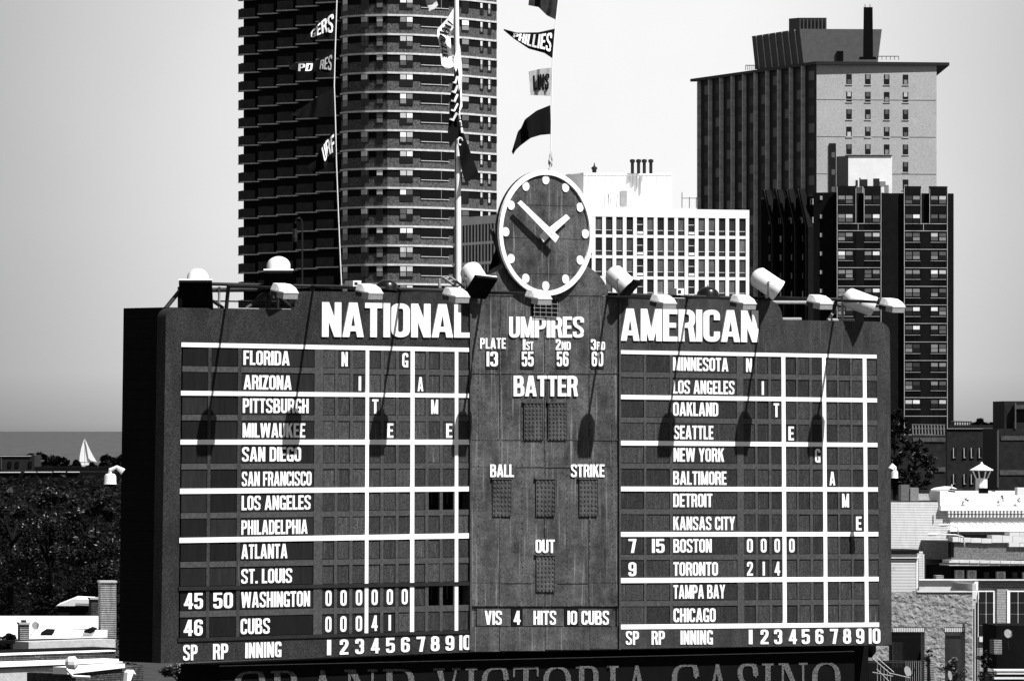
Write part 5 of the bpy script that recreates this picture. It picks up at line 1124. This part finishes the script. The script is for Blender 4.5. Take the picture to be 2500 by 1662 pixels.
# grey brick building with coping in front of the cornice
BB = Pl(2322, 256, 25); t = root('grey_brick_building', 2430, 236, 'grey brick building with stepped pale coping and tall sash windows, lower right', 'building')
def br(x0, x1, y0, y1, n0, n1, m, nm, par=None): mb = MB(); BB.rect(mb, x0, x1, y0, y1, n0, n1); return mb.build(nm, m, par or t)
M_gbr = mat('speckled_brick', .13, .9, .7, (12, 12, 12), det=8, lines=(.075, .25, .6)); M_cop = mat('coping_stone', .55, .85, .15, (3, 3, 3))
br(2322, 2640, 1320, 1366, -3, 0, M_gbr, 'upper_wall'); br(2321, 2329, 1323, 1360, 0, .2, M_black, 'downpipe_gap')
for x0, x1, y0, y1 in ((2326, 2344, 1310, 1322), (2345, 2370, 1312, 1323), (2371, 2396, 1313, 1324), (2397, 2421, 1314, 1325), (2422, 2447, 1306, 1324), (2448, 2472, 1307, 1324), (2464, 2489, 1324, 1334), (2490, 2515, 1325, 1334), (2465, 2489, 1299, 1307), (2490, 2515, 1299, 1308), (2473, 2540, 1307.5, 1324)): br(x0, x1, y0, y1, -.3 if y0 < 1324 else 0, .12, M_cop, 'coping_stone')
br(2355, 2421, 1304, 1312, -.6, -.4, M_black, 'coping_gap')
for k in range(8): br(2317 + 25.2 * k, 2341 + 25.2 * k, 1366 + .4 * k, 1373 + .4 * k, 0, .55, M_cop, 'ledge_stone')
br(2317, 2640, 1375, 1380, -.3, .5, M_cop, 'ledge_moulding'); br(2322, 2640, 1380, 1416, -3, -.05, M_black, 'eave_shadow_wall')  # wall under the ledge painted black, the eave's shadow put into its colour
for x, y in ((2333, 1391), (2363, 1391.5), (2434, 1394.5), (2498, 1396), (2528, 1396)):
    o = br(x, x + 21, y, y + 20.5, -.05, .06, M_cop, 'medallion_tile'); c = BB.pt(x + 10.5, y + 10.5, .06); mb = MB(); mb.lathe([(0, .125), (.02, .12), (.03, .10)], c, BB.n, 20); mb.build('medallion', mat('medallion_grey', .30), o)
for x in (2403, 2472): br(x, x + 12, 1396, 1413, -.05, .03, M_brd, 'brick_bracket')
M_frb = mat('ringed_brick', .32, .9, .5, (14, 14, 8), det=8, lines=(.066, .3, .25))
br(2322, 2640, 1413, 1416.5, -.3, .25, M_cop, 'string_course'); br(2380, 2640, 1416.5, 1700, -3, 0, M_frb, 'lower_wall')
for y in (1422, 1431): br(2380, 2640, y, y + 1.6, 0, .06, M_brs, 'brick_course')
br(2434, 2460, 1437, 1545, 0, .07, M_frb, 'brick_pier')
for x0, x1, y1 in ((2390, 2426, 1553), (2466, 2506, 1553)):
    o = br(x0 - 2, x1 + 2, 1441, y1, 0, .04, M_wg, 'window_frame'); cw = (x1 - x0) / 2; rh = (y1 - 1443) / 4
    for i in range(2):
        for j in range(4): mb = MB(); BB.rect(mb, x0 + i * cw + .8, x0 + (i + 1) * cw - .8, 1443 + j * rh + .8, 1443 + (j + 1) * rh - .8, .04, .055); mb.build('pane', M_glass, o)
    br(x0 - 1, x1 + 1, y1 + 1, y1 + 13, 0, .14, M_cop, 'window_sill')
br(2459, 2464, 1440, 1525, .0, .12, M_wg, 'pale_downpipe')
# stucco building
SU = Pl(2150, 250, 22); t = root('stucco_building', 2270, 226, 'rough stucco building with dark doorways, bottom right beside the scoreboard', 'building')
M_stu = mat('rough_stucco', .24, .95, .5, (5, 5, 5), det=9, bump=1.0, bscale=(5.5, 5.5, 5.5), bdist=.16)
def su(x0, x1, y0, y1, n0, n1, m, nm, par=None): mb = MB(); SU.rect(mb, x0, x1, y0, y1, n0, n1); return mb.build(nm, m, par or t)
su(2100, 2374, 1444, 1541, -.35, 0, M_stu, 'stucco_wall'); su(2257.5, 2307, 1541.5, 1720, -.35, 0, M_stu, 'stucco_wall'); su(2355, 2374, 1541.5, 1720, -.35, 0, M_stu, 'stucco_wall'); su(2120, 2170, 1576, 1612, -.35, -.02, M_stu, 'stucco_wall')
su(2100, 2374, 1540, 1720, -3.2, -2.6, M_black, 'dark_interior'); su(2374, 2384, 1424, 1720, -2.5, -.02, M_grl, 'corner_wall')
su(2240, 2376, 1442, 1445, -.4, .05, M_cop, 'parapet_cap')
for x0, x1 in ((2181, 2257), (2307, 2354)):
    n = int((x1 - x0) / 4.2)
    for k in range(n): a = x0 + (x1 - x0) * k / n; su(a, a + 2.9, 1532, 1541.5, 0, .03, M_cop, 'brick')
    su(x0, x1, 1530, 1543, -.02, .008, M_dbr, 'lintel_bed')
for k in range(9): su(2181 + k * 3.4, 2183 + k * 3.4, 1567, 1628, -1.2, -1.1, shade(2 if k < 7 else 1), 'curtain_fold')
su(2180, 2250, 1553, 1555.5, -.6, -.5, shade(1), 'shop_blind'); 
for k in range(8): su(2311 + k * 5, 2313.5 + k * 5, 1551, 1559, -.6, -.55, shade(1), 'shop_blind_slat')
# roof terrace behind the stucco parapet
RT = root('roof_terrace', 2310, 231, 'sunlit white roof terrace with low walls behind the stucco front', 'roof', z=zy(1444, 231))
mb = MB(); Pl(2244, 253, 4).rect(mb, 2244, 2378, 1416, 1446, -.2, 0); mb.build('back_wall', M_roofw, RT); mb = MB(); Pl(2244, 253, 4).rect(mb, 2244, 2386, 1413.5, 1416.5, -.3, .1); mb.build('wall_cap', M_wg, RT)
mb = MB(); a = [P(2373, 1443, 251.5), P(2383, 1443, 251.5), P(2388, 1419, 252.8), P(2380, 1419, 252.8)]; mb.loft(a, [p - zz(.3) for p in a]); mb.build('side_wall_cap', M_wg, RT)
small('brick_chimney_stub', 2285, 2304, 1404, 1416, 253.4, M_brs, 'short dark brick stub behind the white terrace wall', 'chimney')
# louvred roof hut
LH = Pl(2150, 255, 22); t = root('louvred_hut', 2205, 240, 'pale hut with horizontal siding slats beside the right edge of the scoreboard', 'hut', z=zy(1444, 240))
def lh(x0, x1, y0, y1, n0, n1, m, nm): mb = MB(); LH.rect(mb, x0, x1, y0, y1, n0, n1); return mb.build(nm, m, t)
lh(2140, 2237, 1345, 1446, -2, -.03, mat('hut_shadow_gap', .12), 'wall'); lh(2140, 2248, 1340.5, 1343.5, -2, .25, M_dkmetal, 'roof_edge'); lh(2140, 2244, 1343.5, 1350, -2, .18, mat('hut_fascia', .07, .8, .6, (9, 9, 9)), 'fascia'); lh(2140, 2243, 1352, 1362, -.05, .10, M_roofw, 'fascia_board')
for k in range(22): lh(2140, 2236, 1366 + 3.62 * k, 1368.3 + 3.62 * k, -.03, .0, M_roofw, 'siding_board')
for x0, x1, m in ((2237, 2241.5, M_roofw), (2243, 2253, M_sid), (2254, 2256.5, M_roofw), (2258.5, 2260.5, M_dkmetal)): lh(x0, x1, 1345 if x0 < 2254 else 1352, 1446 if x0 < 2243 else 1416, -.3, .02, m, 'corner_board')
# poles at the corner
t = root('utility_poles', 2383, 222, 'bundle of dark pipes rising at the corner between stucco wall and brick building', 'pipe')
for k, (x, y, w_, m) in enumerate(((2377.5, 1485, 3, M_black), (2381, 1490, 1.2, M_wg), (2384, 1470, 3.5, M_black), (2387.2, 1480, 1, M_lens), (2390, 1462, 2, M_black))): MB().tube([P(x, 1740, 251), P(x, y, 251)], w_ / 2 * 251 / F, 8).build('pipe', m, t)
# yard things, bottom right
FE = Pl(2100, 244, 4); t = root('iron_fence', 2200, 218, 'dark iron railing fence along the bottom in front of the stucco doorways', 'fence', z=zy(1665, 218))
for k in range(26): x = 2118 + k * 5.2; (None if 2256 < x < 2280 else MB().tube([FE.pt(x, 1665), FE.pt(x, 1612)], .012, 5).build('bar', M_dkmetal if x < 2210 else M_lens, t))
for y in (1612, 1616): mb = MB(); mb.tube([FE.pt(2118, y), FE.pt(2250, y + 1)], .014, 5); mb.build('rail', M_dkmetal, t)
mb = MB(); Pl(2257, 243, 8).rect(mb, 2257, 2280, 1611, 1700, -.5, 0); o = mb.build('gate_pier', M_brs); tag(o, 'striped brick gate pier between the two stucco doorways', 'pillar')
chimney(2427, 2446, 1556, 1596, 246, 'small pale striped brick chimney below the brick pier', cap=False)
dish(2216, 1638, 238, 13, 'larger satellite dish seen edge on in front of the left doorway', tilt=(.9, -.8, .35)); dish(2319, 1648, 237, 12, 'satellite dish seen edge on among the flowers', tilt=(1, -.5, .2)); dish(2461, 1546, 242, 11, 'satellite dish on a mast in front of the tall sash windows', tilt=(.5, -1, .3), post=(2464, 1585))
for x, yb, wp, n, sd, l in ((2335, 1650, 90, 1200, 61, 'bush with white blossoms in front of the right doorway'), (2410, 1650, 60, 900, 62, 'bush with pale blossoms below the tall sash window'), (2405, 1610, 50, 900, 63, 'dark climbing bush under the left sash window'), (2268, 1612, 40, 350, 64, 'small dark plant on top of the striped gate pier')):
    Y = 241; tree('flowering_bush' if sd < 63 else 'bush', x, Y, zy(yb - (50 if sd < 63 else 30), Y), zy(yb + 20, Y), wp, n, .045, l, cat='bush', pale=.35 if sd < 63 else .04, seed=sd, clumps=14, zg=12)
small('yard_wall', 2426, 2600, 1645, 1720, 243, M_brd, 'dark wall under the white ledge at the bottom right corner', 'wall', 3)
for y0, y1, l in ((1633, 1637, 'upper white ledge board at the bottom right corner'), (1642, 1645, 'middle white ledge board at the bottom right corner'), (1652, 1657, 'lowest white ledge board at the bottom right corner')): small('ledge_board', 2427, 2600, y0, y1, 242.6, M_wg, l, 'ledge', .4)
small('dark_shed', 2433, 2600, 1526, 1634, 247, M_mass, 'black shed wall at the right edge below the sash windows', 'shed', 3)
t = root('stair_rails', 2160, 200, 'thin pale metal stair rails slanting behind the message board end', 'railing', z=zy(1662, 200))
for a, b in (((2130, 1606), (2175, 1645)), ((2140, 1604), (2182, 1640)), ((2175, 1643), (2222, 1654)), ((2140, 1632), (2170, 1662)), ((2130, 1640), (2180, 1650))): MB().tube([P(a[0], a[1], 200), P(b[0], b[1], 200)], .018, 6).build('rail', M_lens, t)
for k in range(5): MB().tube([P(2142 + 8 * k, 1612 + 7 * k, 200), P(2142 + 8 * k, 1662, 200)], .012, 5).build('post', M_lens, t)
MB().lathe([(-.15, .05), (0, .16), (.16, .16), (.2, .02)], P(2124, 1590, 168), (0, 0, 1), 14).build('hanging_horn', M_black, None, True)
bpy.data.objects['hanging_horn']['label'] = 'black round lamp hanging under the right corner of the scoreboard'; bpy.data.objects['hanging_horn']['category'] = 'lamp'
